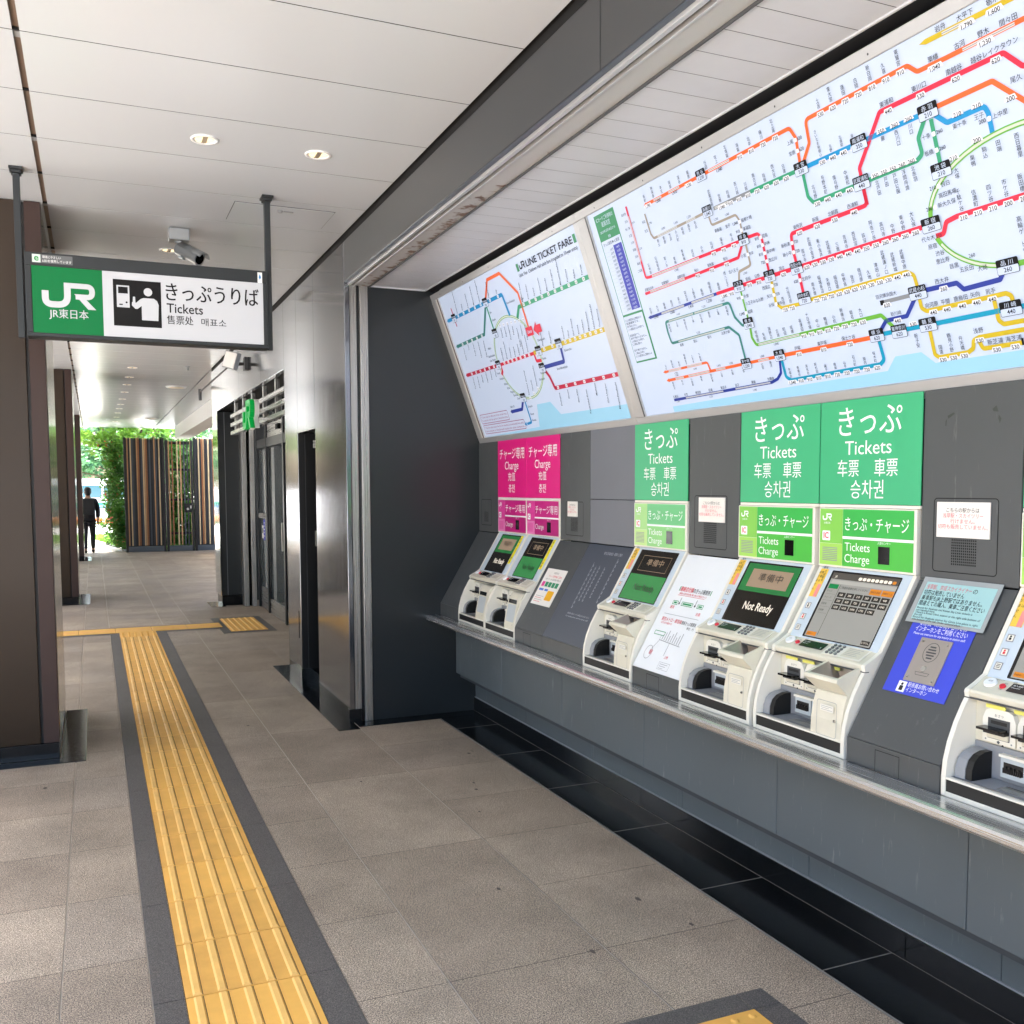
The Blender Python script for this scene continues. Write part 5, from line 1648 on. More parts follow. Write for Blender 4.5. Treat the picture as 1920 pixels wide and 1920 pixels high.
    for y, nm in ((945, '丹荘'), (905, '児玉')): mb.text(BP, nm, 2.842, (y - 5) * K, .014, BC['ink'], .0053, 'R')
    mb.text(BP, '1,790', 2.862, .925, .013, BC['ink'], .0053)
    L([(3286, 860), (3290, 815), (3452, 816), (3466, 790), (3463, 725)], 'taupe', 10, 14)
    names_h(mb, ((3325, 800, '東飯能'), (3390, 800, '金子')), None, 15, -18); mb.text(BP, '1,230', 3.330, .826, .013, BC['ink'], .0053, 'C'); mb.text(BP, '1,040', 3.405, .826, .013, BC['ink'], .0053, 'C')
    side(mb, 3466, 785, '箱根ケ崎', '1,040'); side(mb, 3464, 752, '東福生', '910')
    # Ome and Itsukaichi
    L([(3470, 715), (2748, 709), (2716, 712), (2722, 1044)], 'red', 13, 12)
    gray_core(mb, 2770, 709, 3150, 711); mb.stroke(BP, [(2.7175, .79), (2.721, 1.0)], .006, .0042, BC['ltgrey'])
    names_v(mb, (2770, 709), (3395, 714), ('石神前', '日向和田', '宮ノ平', '青梅', '東青梅', '河辺', '小作', '羽村', '福生', '牛浜'), (None,) * 7 + ('910', '910', '910'))
    for i, nm in enumerate(('奥多摩', '白丸', '鳩ノ巣', '古里', '川井', '御嶽', '沢井', '軍畑', '二俣尾')): mb.text(BP, nm, 2.708, (1.010 - .033 * i), .014, BC['ink'], .0053, 'R')
    for y, f in ((960, '1,410'), (840, '1,230')): mb.text(BP, f, 2.732, y * K, .013, BC['ink'], .0053)
    mb.text(BP, '1,040', 2.97, .692, .014, BC['ink'], .0053, 'C')
    L([(3448, 705), (3400, 656), (3332, 654), (2674, 643)], 'red', 13, 10)
    gray_core(mb, 2720, 644, 3010, 649)
    names_h(mb, ((2720, 644, '武蔵五日市'), (2860, 646, '武蔵増戸'), (2990, 648, '武蔵引田'), (3110, 650, '秋川'), (3215, 652, '東秋留'), (3320, 654, '熊川')), (None, None, None, '910', '910', '910'), 14)
    L([(3465, 700), (3461, 612), (3381, 602), (3362, 560)], 'taupe', 11, 14)
    side(mb, 3463, 655, '小宮', '910', True); side(mb, 3395, 612, '北八王子', None, True); mb.text(BP, '1,040', 3.405, .585, .013, BC['ink'], .0053)
    L([(3480, 718), (3552, 717), (3565, 690), (3556, 565)], 'red', 13, 14)
    for y, nm, f in ((700, '昭島', '810'), (670, '中神', '810'), (638, '東中神', '810'), (606, '西立川', '720')): side(mb, 3562, y, nm, f)
    # Chuo
    L([(4330, 551), (3360, 547)], 'red', 16); L([(3360, 547), (3200, 545)], 'red', 14); L([(3200, 545), (2660, 532)], 'navy', 13)
    gray_core(mb, 2760, 534, 2950, 539); gray_core(mb, 3010, 540, 3180, 544)
    mb.poly(BP, [(2.640, .532), (2.664, .522), (2.664, .542)], .0036, BC['navy'])
    names_v(mb, (2680, 533), (3290, 547), ('初狩', '大月', '猿橋', '鳥沢', '梁川', '四方津', '上野原', '藤野', '相模湖', '高尾', '西八王子'))
    for x, f in ((2710, '1,790'), (2850, '1,500'), (3000, '1,410'), (3140, '1,230'), (3250, '1,040'), (3300, '910')): fare(mb, x, 525, f, x > 3200)
    names_h(mb, ((3425, 548, '豊田'), (3485, 548, '日野'), (3635, 548, '国立')), ('810', '810', '620'), 15)
    names_v(mb, (3768, 548), (4287, 550), ('国分寺', '武蔵小金井', '東小金井', '武蔵境', '三鷹', '吉祥寺', '西荻窪', '荻窪', '阿佐ケ谷', '高円寺', '中野', '東中野', '大久保'), ('620', '530', '530', '530', '440', '440', '440', '350', '350', '260', '260', '260', '260'))
    L([(4360, 512), (4390, 512), (4409, 545), (4450, 551), (6300, 553)], 'red', 16, 14)
    mb.text(BP, '210', 4.372, .506, .015, BC['ink'], .0053, 'C')
    names_v(mb, (4475, 551), (4790, 552), ('千駄ケ谷', '信濃町', '四ツ谷', '市ケ谷', '飯田橋', '水道橋', '御茶ノ水'), ('210', '210', '210', '200', '200', '200', '180'), True, 17)
    # Nambu
    L([(3557, 535), (3549, 440), (3575, 417), (3677, 415), (3754, 421), (4215, 428), (4240, 412), (4244, 360)], 'yellow', 14, 18)
    side(mb, 3555, 510, '西国立', '720', True); side(mb, 3552, 474, '矢川', '720', True); side(mb, 3550, 438, '谷保', '810', True)
    names_v(mb, (3595, 416), (3635, 416), ('西府', '分倍河原'), ('720', '720'))
    names_v(mb, (3775, 421), (4212, 428), ('南多摩', '稲城長沼', '矢野口', '稲田堤', '中野島', '登戸', '宿河原', '久地', '津田山', '武蔵溝ノ口', '武蔵新城', '武蔵中原'), ('720', '720', '720', '620', '620', '620', '530', '530', '530', '530', '440', '440'))
    L([(4240, 340), (4240, 300), (4258, 287), (4510, 289), (4561, 290), (4578, 280), (4579, 250)], 'yellow', 15, 14)
    names_h(mb, ((4285, 288, '向河原'), (4340, 288, '平間'), (4400, 289, '鹿島田'), (4455, 290, '矢向'), (4512, 290, '尻手')), ('440',) * 5, 17)
    L([(4516, 280), (4517, 213), (4532, 199), (6300, 203)], 'yellow', 15, 14)
    # Yokosuka/Sagami
    L([(4250, 355), (4397, 354), (4418, 330), (4552, 334), (4572, 360)], 'navy', 16, 6)
    mb.text(BP, '西大井', 4.345, .366, .019, BC['ink'], .0053, 'C'); fare(mb, 4345, 344, '260')
    L([(4225, 340), (4172, 285), (4078, 284), (4038, 250)], 'navy', 15, 6)
    mb.text(BP, '新川崎', 4.130, .296, .016, BC['ink'], .0053, 'C'); fare(mb, 4130, 274, '440')
    L([(4215, 350), (4085, 348)], 'grey', 14); mb.rect(BP, 4.072, 4.090, .339, .356, .0046, BC['black'])
    mb.text(BP, '羽沢横浜国大', 4.058, .364, .016, BC['ink'], .0053, 'L'); fare(mb, 4100, 334, '620')
    # Yokohama line
    L([(3360, 400), (3350, 330), (3366, 297), (3640, 301)], 'lime', 13, 16); L([(3640, 301), (4062, 306), (4106, 255)], 'lime', 15, 10)
    gray_core(mb, 3380, 297, 3635, 301)
    names_v(mb, (3385, 297), (3600, 301), ('相模原', '矢部', '淵野辺', '古淵', '町田', '成瀬'))
    names_v(mb, (3658, 301), (3973, 305), ('長津田', '十日市場', '中山', '鴨居', '小机', '新横浜', '菊名', '大口'), ('910', '910', '810', '810', '720', '720', '720', '620'))
    mb.text(BP, '1,040', 3.49, .280, .014, BC['ink'], .0053, 'C')
    L([(3359, 530), (3358, 400)], 'lime', 10); 
    side(mb, 3359, 500, '片倉', '910'); side(mb, 3358, 470, '八王子みなみ野'); side(mb, 3358, 435, '相原', '1,040')
    # Sagami line
    L([(3340, 392), (3312, 388), (3276, 430), (3265, 495), (2771, 491), (2766, 440), (2772, 388), (3221, 396), (3273, 353), (3271, 250)], 'teal', 12, 16)
    gray_core(mb, 2800, 491, 3000, 493, 6); gray_core(mb, 3010, 493, 3220, 495, 6); gray_core(mb, 2830, 389, 3190, 395, 6)
    names_v(mb, (2795, 491), (3240, 495), ('海老名', '入谷', '相武台下', '下溝', '原当麻', '番田', '上溝', '南橋本'), None, False, 14)
    for x, f in ((2890, '1,410'), (3090, '1,230'), (3230, '1,040')): mb.text(BP, f, x * K, .505, .013, BC['ink'], .0053, 'C')
    names_h(mb, ((2850, 388, '倉見'), (2960, 390, '宮山'), (3070, 392, '香川'), (3190, 394, '北茅ケ崎')), None, 14, -22); mb.text(BP, '1,230', 3.0, .402, .013, BC['ink'], .0053, 'C')
    # Tokaido
    L([(4030, 236), (3500, 234)], 'orange', 16); L([(3500, 234), (2660, 220)], 'orange', 13)
    mb.poly(BP, [(2.640, .220), (2.664, .210), (2.664, .230)], .0036, BC['orange'])
    gray_core(mb, 2720, 221, 2790, 222); gray_core(mb, 2830, 223, 3000, 226); gray_core(mb, 3050, 227, 3120, 228); gray_core(mb, 3350, 231, 3420, 232)
    L([(3010, 224), (3000, 268), (2652, 263)], 'orange', 11, 12); mb.poly(BP, [(2.632, .263), (2.656, .254), (2.656, .272)], .0036, BC['orange'])
    gray_core(mb, 2680, 263, 2790, 265); gray_core(mb, 2840, 266, 2960, 268)
    names_v(mb, (2670, 263), (2960, 268), ('山北', '東山北', '松田', '相模金子', '上大井', '下曽我'), None, True, 13)
    names_v(mb, (2690, 220), (3240, 229), ('根府川', '早川', '小田原', '鴨宮', '国府津', '二宮', '大磯', '平塚'), None, False, 13)
    names_v(mb, (3370, 231), (3425, 232), ('辻堂', '藤沢'), None, False, 14)
    for x, y, f in ((2740, 243, '1,770'), (2900, 246, '1,690'), (2740, 232, '1,790'), (3080, 240, '1,410'), (3170, 240, '1,230'), (3385, 243, '1,040')): mb.text(BP, f, x * K, y * K, .013, BC['ink'], .0053, 'C')
    names_h(mb, ((3605, 235, '戸塚'), (3745, 235, '東戸塚'), (3885, 236, '保土ケ谷')), ('810', '810', '720'), 16)
    # Keihin south and Negishi
    L([(4030, 241), (4600, 242), (6300, 243)], 'cyan', 16)
    mb.vtext(BP, '新子安', 4.192, .222, .017, BC['ink'], .0053); fare(mb, 4192, 252, '530')
    L([(3495, 220), (3494, 146), (3520, 129), (4005, 136), (4027, 150), (4024, 225)], 'cyan', 15, 16)
    names_v(mb, (3526, 129), (3988, 135), ('本郷台', '港南台', '洋光台', '新杉田', '磯子', '根岸', '山手', '石川町', '関内', '桜木町'), ('1,040', '910', '910', '810', '810', '720', '720', '720', '720', '620'), True, 14)
    L([(3482, 215), (3470, 165), (3440, 143), (3400, 133), (2656, 121)], 'navy', 13, 14)
    gray_core(mb, 2760, 123, 3060, 128, 6); gray_core(mb, 3150, 129, 3390, 133, 6)
    names_h(mb, ((2680, 121, '久里浜'), (2770, 123, '衣笠'), (2870, 124, '横須賀'), (2970, 126, '田浦'), (3070, 128, '東逗子'), (3170, 129, '逗子'), (3285, 131, '鎌倉'), (3400, 133, '北鎌倉')), None, 14)
    for x, f in ((2690, '1,500'), (2960, '1,230'), (3280, '1,040')): mb.text(BP, f, x * K, .108, .013, BC['ink'], .0053, 'C')
    # Tsurumi
    L([(4252, 225), (4250, 140), (4266, 128), (4382, 130), (4404, 140), (4412, 165), (4436, 172), (6300, 178)], 'yellow', 15, 12)
    names_v(mb, (4280, 128), (4366, 130), ('国道', '鶴見小野', '弁天橋'), ('530',) * 3, True, 16)
    mb.text(BP, '浅野', 4.438, .187, .019, BC['ink'], .0053, 'C'); fare(mb, 4436, 160, '530')
    L([(4432, 158), (4440, 134), (4580, 134)], 'yellow', 15, 12); mb.rect(BP, 4.580, 4.588, .126, .148, .0046, BC['black'])
    names_h(mb, ((4490, 134, '新芝浦'), (4556, 134, '海芝浦')), ('530', '530'), 18)
    # Yamanote
    arc = lambda cx, cy, rx, ry, t0, t1, n=18: [(cx + rx * math.cos(R(t0 + (t1 - t0) * i / n)), cy + ry * math.sin(R(t0 + (t1 - t0) * i / n))) for i in range(n + 1)]
    for pts, pale in ((arc(4700, 560, 345, 182, 180, 62), False), (arc(4640, 560, 290, 192, 196, 262), False)):
        mb.stroke(BP, [(x * K, y * K) for x, y in pts], .017, .0035, BC['lime'])
        mb.stroke(BP, [(x * K, y * K) for x, y in pts[2:-2]], .008, .0042, BC['pale'])
    L([(4590, 368), (6200, 372)], 'lime', 17)
    for i, (x, y, nm) in enumerate(((4485, 690, '大塚'), (4548, 708, '巣鴨'), (4592, 718, '駒込'), (4640, 722, '田端'), (4700, 722, '西日暮里'))):
        mb.vtext(BP, nm, x * K, y * K, .017, BC['ink'], .0053)
    fare(mb, 4485, 716, '210'); fare(mb, 4575, 740, '200')
    for x, y, nm, f in ((4412, 655, '目白', '210'), (4392, 625, '高田馬場', None), (4382, 598, '新大久保', '260')): side(mb, x, y, nm, f, False, 17)
    for x, y, nm in ((4330, 505, '代々木'), (4340, 478, '原宿'), (4362, 452, '渋谷'), (4366, 427, '恵比寿'), (4404, 402, '目黒'), (4446, 384, '五反田'), (4502, 374, '大崎')): mb.text(BP, nm, x * K, y * K, .018, BC['ink'], .0053, 'C')
    mb.text(BP, '260', 4.475, .420, .016, BC['ink'], .0053, 'C')
    mb.vtext(BP, '高輪ゲートウェイ', 4.655, .500, .018, BC['ink'], .0053)
    for x, y, nm, f, w in ((3310, 1014, '熊谷', '1,230', 62), (3863, 875, '大宮', '530', 66), (4146, 873, '南浦和', '350', 68), (4433, 874, '赤羽', '210', 72), (4117, 751, '武蔵浦和', '440', 70), (3289, 873, '高麗川', '1,040', 62), (3462, 716, '拝島', '810', 60), (4434, 698, '池袋', '210', 72), (4353, 551, '新宿', '260', 72), (4588, 368, '品川', '260', 74), (3357, 547, '八王子', '910', 62), (3556, 549, '立川', '720', 62), (3714, 548, '西国分寺', '620', 64), (3713, 432, '府中本町', '720', 66), (3356, 392, '橋本', '1,040', 62), (3271, 229, '茅ケ崎', '1,230', 62), (3492, 237, '大船', '1,040', 62), (4022, 241, '横浜', '620', 66), (4126, 240, '東神奈川', '620', 66), (4252, 243, '鶴見', '530', 70), (4569, 243, '川崎', '440', 74), (4241, 353, '武蔵小杉', '440', 72)):
        box(mb, x, y, nm, f, w)
board('fare_board', 'wide backlit Japanese route map board running out of the right edge of the photo', 2.268, 6.50, japanese, left=.098, right=.05)
# ------------------------------------------------------------------ hanging direction sign
YS = 5.856
hs = thing('hanging_sign', 'black framed lit sign with green logo panel hanging from the ceiling on two posts', 'sign', (0.34, YS, ZC))
SP = Pl((0, YS, 0), (1, 0, 0), (0, 0, 1))
M_SIGNFR = mat('dark_sign_frame', '#2b2f32', 0.42, 0.1, .3)
b = MB()
b.box(-0.300, 0.975, YS + .012, YS + .13, 2.492, 2.938, M_SIGNFR)
b.pbox(SP, -0.300, 0.975, 2.868, 2.938, -.012, .004, M_SIGNFR); b.pbox(SP, -0.300, 0.975, 2.492, 2.513, -.012, .004, M_SIGNFR)
b.pbox(SP, -0.300, -.269, 2.513, 2.868, -.012, .004, M_SIGNFR); b.pbox(SP, .948, .975, 2.513, 2.868, -.012, .004, M_SIGNFR)
frm = part(b, 'frame', hs, 0.003)
for x in (-.327, .988):
    b = MB(); b.box(x - .017, x + .017, YS + .03, YS + .07, 2.486, ZC - .014, M_SIGNFR); po = part(b, 'post', hs, 0.003)
    b = MB(); b.box(x - .033, x + .033, YS, YS + .10, ZC - .014, ZC - .001, M_SIGNFR); b.box(x - .025, x + .025, YS + .01, YS + .09, ZC - .03, ZC - .014, M_SIGNFR); b.build('ceiling_plate', po, 0.002)
b = MB()
S_W = lit('sign_white', '#e0e3e9', .24, .3, .6); S_G = lit('sign_green', '#078044', .22, .3, .6); S_K = mat('sign_black', '#09090a', .5, 0, .2)
b.rect(SP, .081, .948, 2.513, 2.868, 0, S_W); b.rect(SP, -.269, .081, 2.513, 2.868, 0, S_G)
fc = part(b, 'lit_face', hs)
b = MB()
jr_mark(b, SP, -.222, 2.650, .268, S_W, .0015)
b.text(SP, 'JR東日本', -.092, 2.600, .054, S_W, .0015, 'C', .195, .012)
b.build('logo', fc)
b = MB()
b.rect(SP, .134, .384, 2.574, 2.828, .001, S_K)
b.rrect(SP, .152, .218, 2.676, 2.796, .002, .002, S_W, 0, 2); b.rect(SP, .160, .210, 2.752, 2.788, .0028, S_K); b.rect(SP, .164, .182, 2.688, 2.695, .0028, S_K); b.disc(SP, .202, 2.704, .0055, .0028, S_K, 12)
b.disc(SP, .315, 2.768, .0225, .002, S_W, 20)
b.poly(SP, [(.280, 2.612), (.366, 2.612), (.370, 2.700), (.362, 2.722), (.345, 2.734), (.290, 2.734), (.276, 2.728), (.250, 2.704), (.243, 2.716), (.230, 2.707), (.229, 2.690), (.247, 2.672), (.258, 2.672), (.280, 2.690)], .002, S_W)
b.poly(SP, [(.234, 2.706), (.248, 2.706), (.247, 2.738), (.236, 2.738)], .0024, S_W)
b.build('pictogram', fc)
b = MB()
b.text(SP, 'きっぷうりば', .410, 2.738, .112, S_K, .0015, 'L', .512, .014)
b.text(SP, 'Tickets', .412, 2.664, .074, S_K, .0015, 'L', .196, .008)
b.text(SP, '售票处', .412, 2.604, .054, S_K, .0015, 'L', .142, .008); b.text(SP, '매표소', .598, 2.604, .048, S_K, .0015, 'L', .138)
b.build('lettering', fc)
b = MB()
b.rect(SP, -.265, -.065, 2.882, 2.928, .0048, mat('grey_sticker', '#5a5d60', .5)); b.rect(SP, -.262, -.222, 2.884, 2.926, .0054, mat('pale_sticker', '#cfe0d8', .5)); b.text(SP, 'e', -.242, 2.893, .05, mat('leaf_green_print', '#2c8a4a', .5), .006, 'C', None, .02)
b.text(SP, '環境にやさしい', -.213, 2.909, .016, M_WHITE, .0054, 'L', .09); b.text(SP, 'LEDを使用しています', -.213, 2.889, .016, M_WHITE, .0054, 'L', .142)
b.rect(SP, .918, .944, 2.868, 2.928, .0048, M_WHITE); b.poly(SP, [(.931, 2.92), (.938, 2.90), (.931, 2.885), (.924, 2.90)], .0054, mat('blue_drop', '#2f86c9', .5))
b.build('sticker', frm)

lg = thing('logo_sign', 'lit green letter logo with white edges mounted on the steel grille over the entrance', 'sign', (XF, 10.7, 2.45))
LP_ = Pl((XF - .075, 10.46, 2.275), (0, -1, 0), (0, 0, 1))
b = MB()
LGG = lit('logo_green', '#0aa044', .6, .3, .6)
for off, m_, gx in ((.0, M_WHITE, .0), (.046, LGG, .0)):
    def S_(pts, wd, r):
        q = rounded(pts, r, 8)
        P_ = [Vector(v_) * .56 for v_ in q]
        for i in range(len(P_) - 1):
            dd = (P_[i + 1] - P_[i]).normalized(); nn = Vector((-dd.y, dd.x)) * wd * .28
            b.poly(LP_, [tuple(P_[i] - nn - dd * .002), tuple(P_[i + 1] - nn + dd * .002), tuple(P_[i + 1] + nn + dd * .002), tuple(P_[i] + nn - dd * .002)], off, m_, .045)
    S_([(0.062, 0.335), (0.062, 0.066), (0.47, 0.066), (0.47, 0.46)], 0.124, 0.20)
    S_([(0.408, 0.46), (0.93, 0.46), (0.93, 0.245), (0.62, 0.245)], 0.105, 0.11)
    b.poly(LP_, [(x_ * .56, y_ * .56) for x_, y_ in ((0.595, 0.298), (0.72, 0.298), (1.0, 0.0), (0.85, 0.0))], off, m_, .045)
part(b, 'letters', lg)
b = MB(); b.box(XF - .075, XF + .01, 9.95, 10.0, 2.36, 2.38, M_STEEL); b.box(XF - .075, XF + .01, 10.30, 10.35, 2.46, 2.49, M_STEEL); part(b, 'bracket', lg)

# ------------------------------------------------------------------ cameras and ceiling lights
cc = thing('security_camera', 'silver bullet security camera hanging from a ceiling box behind the sign', 'camera', (.57, 6.86, ZC))
M_SILV = mat('silver_paint', '#94989a', .35, .5)
b = MB(); b.box(.505, .635, 6.80, 6.92, 3.30, ZC - .001, M_SILV); part(b, 'junction_box', cc, .006)
b = MB(); b.tube((.575, 6.86, 3.30), (.575, 6.86, 3.285), .03, .03, M_SILV); b.tube((.575, 6.86, 3.29), (.578, 6.85, 3.195), .016, .016, M_SILV); b.tube((.578, 6.862, 3.21), (.598, 6.80, 3.19), .02, .018, M_SILV); part(b, 'arm', cc)
d = Vector((.60, -.62, -.42)).normalized()
s0 = Vector((.570, 6.86, 3.255)); s1 = s0 + d * .17
b = MB(); b.tube(s0, s1, .043, .043, M_SILV, 24); b.tube(s1, s1 + d * .018, .045, .045, M_SILV, 24); bd = part(b, 'body', cc)
b = MB(); b.tube(s1 + d * .016, s1 + d * .019, .036, .036, M_BLACKGLOSS, 24); b.build('lens', bd)
b = MB()
e = d.cross(Vector((0, 0, 1))).normalized(); g = e.cross(d)
rows = []
for q in (s0 + d * .02, s1 + d * .055):
    rows.append([q + e * (.050 * math.cos(R(20 + 140 * i / 10))) + g * (.050 * math.sin(R(20 + 140 * i / 10))) for i in range(11)])
vv = rows[0] + rows[1] + [v_ + g * .004 for v_ in rows[0]] + [v_ + g * .004 for v_ in rows[1]]
b.add(vv, [(i, i + 1, 12 + i, 11 + i) for i in range(10)] + [(22 + i, 33 + i, 34 + i, 23 + i) for i in range(10)] + [(11 + i, 12 + i, 34 + i, 33 + i) for i in range(10)] + [(i + 1, i, 22 + i, 23 + i) for i in range(10)], M_SILV, True)
b.build('sun_shield', bd)

fl2 = thing('flood_lamp', 'small white square lamp head on a bracket high on the wall over the entrance', 'lamp', (1.5, 11.2, 3.1))
b = MB(); b.tube((1.62, 11.2, 3.06), (1.47, 11.2, 3.05), .018, .018, M_GREYDK); b.box(1.585, 1.62, 11.13, 11.27, 2.99, 3.13, M_GREYDK); part(b, 'bracket', fl2, .003)
HPn = Pl((1.43, 11.15, 3.09), Vector((.55, -.80, -.25)), Vector((.25, -.1, .9)))
b = MB(); b.pbox(HPn, -.10, .10, -.095, .095, -.05, 0, M_SILV); b.pbox(HPn, -.09, .09, -.085, .085, 0, .006, mat('white_lens', '#e8e8e4', .3)); part(b, 'head', fl2, .006)
b = MB(); b.tube((1.40, 11.2, 3.0), (1.18, 11.9, 2.80), .010, .010, M_GREYDK, 8); b.tube((1.18, 11.9, 2.83), (1.18, 11.9, 2.70), .018, .018, M_GREYDK, 8); part(b, 'stay', fl2)

M_LAMP = lit('warm_lamp', '#ffe2b0', 1.5, .2, .6); M_LAMPDIM = mat('lamp_reflector', '#e9d7bd', .15, .6)
def downlight(x, y, label, group):
    t = thing('downlight', label, 'ceiling light', (x, y, ZC), group)
    b = MB()
    n = 28
    ring = lambda r, z: [(r * math.cos(2 * math.pi * i / n), r * math.sin(2 * math.pi * i / n), z) for i in range(n)]
    b.add(ring(.068, -.0005) + ring(.066, -.006) + ring(.050, -.004) + ring(.046, .03), [(k * n + i, k * n + (i + 1) % n, (k + 1) * n + (i + 1) % n, (k + 1) * n + i) for k in range(3) for i in range(n)], M_WHITE, True)
    b.build('trim_ring', t)
    b = MB(); b.add(ring(.047, -.0022), [tuple(range(n))], M_LAMP); b.build('lamp', t)
    b = MB(); b.box(-.012, .012, -.046, .046, -.0040, -.0026, M_LAMPDIM); b.build('reflector', t)
    return t
GRPL = 'recessed round lights in the passage ceiling'
d0 = downlight(.555, 5.068, 'recessed round light in the ceiling above the left half of the hanging sign', GRPL)
dup(d0, (1.113, 5.07, ZC), 'recessed round light in the ceiling near the grey fascia, right of another', GRPL)
dup(d0, (.553, 7.469, ZC), 'recessed round light just behind the bullet security camera', GRPL)
for i, y in enumerate((14.78, 16.05, 17.21, 18.54, 19.98, 21.24, 22.38, 23.64, 25.04, 26.63)):
    dup(d0, (.56, y, ZC), 'small lit round light in the long receding row beyond the hanging sign', 'far row of ceiling lights')
def disc_light(x, y, label):
    t = thing('ceiling_disc', label, 'ceiling fitting', (x, y, ZC))
    b = MB(); b.tube((0, 0, -.001), (0, 0, -.02), .17, .16, M_WHITE, 32); b.build('cover', t)
    b = MB(); b.tube((0, 0, -.02), (0, 0, -.026), .13, .12, mat('cream_diffuser', '#efe6d2', .4), 32); b.build('diffuser', t)
sk = thing('sprinkler', 'tiny sprinkler head on the far ceiling right of the row of lights', 'sprinkler', (1.27, 14.4, ZC))
b = MB(); b.tube((0, 0, 0), (0, 0, -.012), .035, .03, M_SILV, 16); b.build('rose', sk)
b = MB(); b.tube((0, 0, -.012), (0, 0, -.05), .012, .010, M_SILV, 10); b.tube((0, 0, -.05), (0, 0, -.054), .022, .022, M_SILV, 14); b.build('nozzle', sk)
disc_light(1.33, 17.25, 'nearer flat round fitting on the ceiling in front of the white beam')
disc_light(1.35, 25.1, 'farther flat round fitting on the ceiling, above the slatted fence')

# ------------------------------------------------------------------ slatted fence and gate at the end
YF = 27.3
M_SL = [mat('slat_%s' % n, c, .6, 0, .4, var=.12, vscale=4) for n, c in (('tan', '#b58c62'), ('cream', '#cdb48b'), ('rust', '#93603d'), ('slate', '#4c5258'), ('dark', '#2c2c2e'), ('charcoal', '#3a3b3d'))]
M_FPOST = mat('fence_post_dark', '#221f1e', .5)
def slats(x0, x1, z0, z1, pat, name, label, cat, see=False, yf=YF):
    t = thing(name, label, cat, ((x0 + x1) / 2, yf, 0))
    b = MB()
    n = len(pat)
    w = (x1 - x0) / n
    for i, ch in enumerate(pat):
        if ch == '.': continue
        m_ = M_SL['tcrsdk'.index(ch)]
        b.box(x0 + i * w + .004, x0 + (i + 1) * w - .004, yf, yf + .04 + .012 * (i % 3), z0 + .02, z1, m_)
    part(b, 'slats', t, .003)
    b = MB(); b.box(x0, x1, yf - .01, yf + .08, 0.005, z0, mat('fence_base_grey', '#5b6166', .45, .3)); part(b, 'base_rail', t, .004)
    b = MB()
    if not see:
        b.box(x0, x1, yf + .08, yf + .11, z0, z1 - .03, M_FPOST)
        part(b, 'backing', t)
    else:
        for z in (.45, 1.35, 2.15, 2.85): b.box(x0, x1, yf + .075, yf + .10, z, z + .06 if z < 2.8 else z1 - .02, M_FPOST)
        part(b, 'cross_rail', t)
    b = MB()
    for xa in (x0 - .03, x1 - .03): b.box(xa, xa + .06, yf - .012, yf + .12, 0, z1 + .012, M_FPOST)
    part(b, 'post', t, .004)
    return t
slats(.78, 1.72, .15, 3.0, 'dtdcskdtrdsctrdsdktsdcdk', 'slat_fence', 'left slatted screen panel of brown, cream and slate uprights at the end of the passage', 'fence')
g_ = slats(1.80, 2.44, .15, 2.95, 'dt.r..c.t.s.k.c', 'slat_gate', 'dark slatted gate with see-through gaps and a lock box', 'gate', True)
b = MB(); b.box(2.22, 2.42, YF - .05, YF, 1.04, 1.28, M_BLACK); lb = part(b, 'lock_box', g_, .005)
b = MB(); b.tube((2.31, YF - .05, 1.13), (2.31, YF - .09, 1.13), .035, .03, M_STEEL); b.box(2.37, 2.405, YF - .06, YF - .05, 1.14, 1.22, M_STEEL); b.build('handle', lb)
slats(2.52, 3.35, .15, 3.02, 'kdcdrtddcdkrctdkdtcd', 'slat_fence', 'right slatted screen panel, darker, running behind the far pier', 'fence')

# ------------------------------------------------------------------ greenery and street beyond
def leaf_mat(name, c0, c1, tr=.35):
    m = bpy.data.materials.new(name)
    m.use_nodes = True
    nt = m.node_tree
    p_ = nt.nodes["Principled BSDF"]
    p_.inputs["Roughness"].default_value = .55
    oi = nt.nodes.new("ShaderNodeTexCoord")
    n_ = nt.nodes.new("ShaderNodeTexNoise"); n_.inputs["Scale"].default_value = 2.2; n_.inputs["Detail"].default_value = 5
    nt.links.new(oi.outputs["Object"], n_.inputs["Vector"])
    cr_ = nt.nodes.new("ShaderNodeValToRGB")
    cr_.color_ramp.elements[0].position = .35; cr_.color_ramp.elements[0].color = lin(c0)
    cr_.color_ramp.elements[1].position = .68; cr_.color_ramp.elements[1].color = lin(c1)
    nt.links.new(n_.outputs["Fac"], cr_.inputs["Fac"])
    nt.links.new(cr_.outputs["Color"], p_.inputs["Base Color"])
    tl = nt.nodes.new("ShaderNodeBsdfTranslucent")
    nt.links.new(cr_.outputs["Color"], tl.inputs["Color"])
    mx_ = nt.nodes.new("ShaderNodeMixShader"); mx_.inputs["Fac"].default_value = tr
    out = nt.nodes["Material Output"]
    nt.links.new(p_.outputs[0], mx_.inputs[1]); nt.links.new(tl.outputs[0], mx_.inputs[2]); nt.links.new(mx_.outputs[0], out.inputs["Surface"])
    return m
LEAF1 = leaf_mat('maple_leaf', '#5c8e34', '#9ac653', .5)
LEAF2 = leaf_mat('hedge_leaf', '#38662a', '#74a847', .35)
LEAF3 = leaf_mat('far_leaf', '#3b6a4a', '#6a9a62', .3)
REDL = mat('red_flower', '#d8633f', .5)
BARK = mat('bark', '#5c4a3a', .9, var=.3, vscale=8)
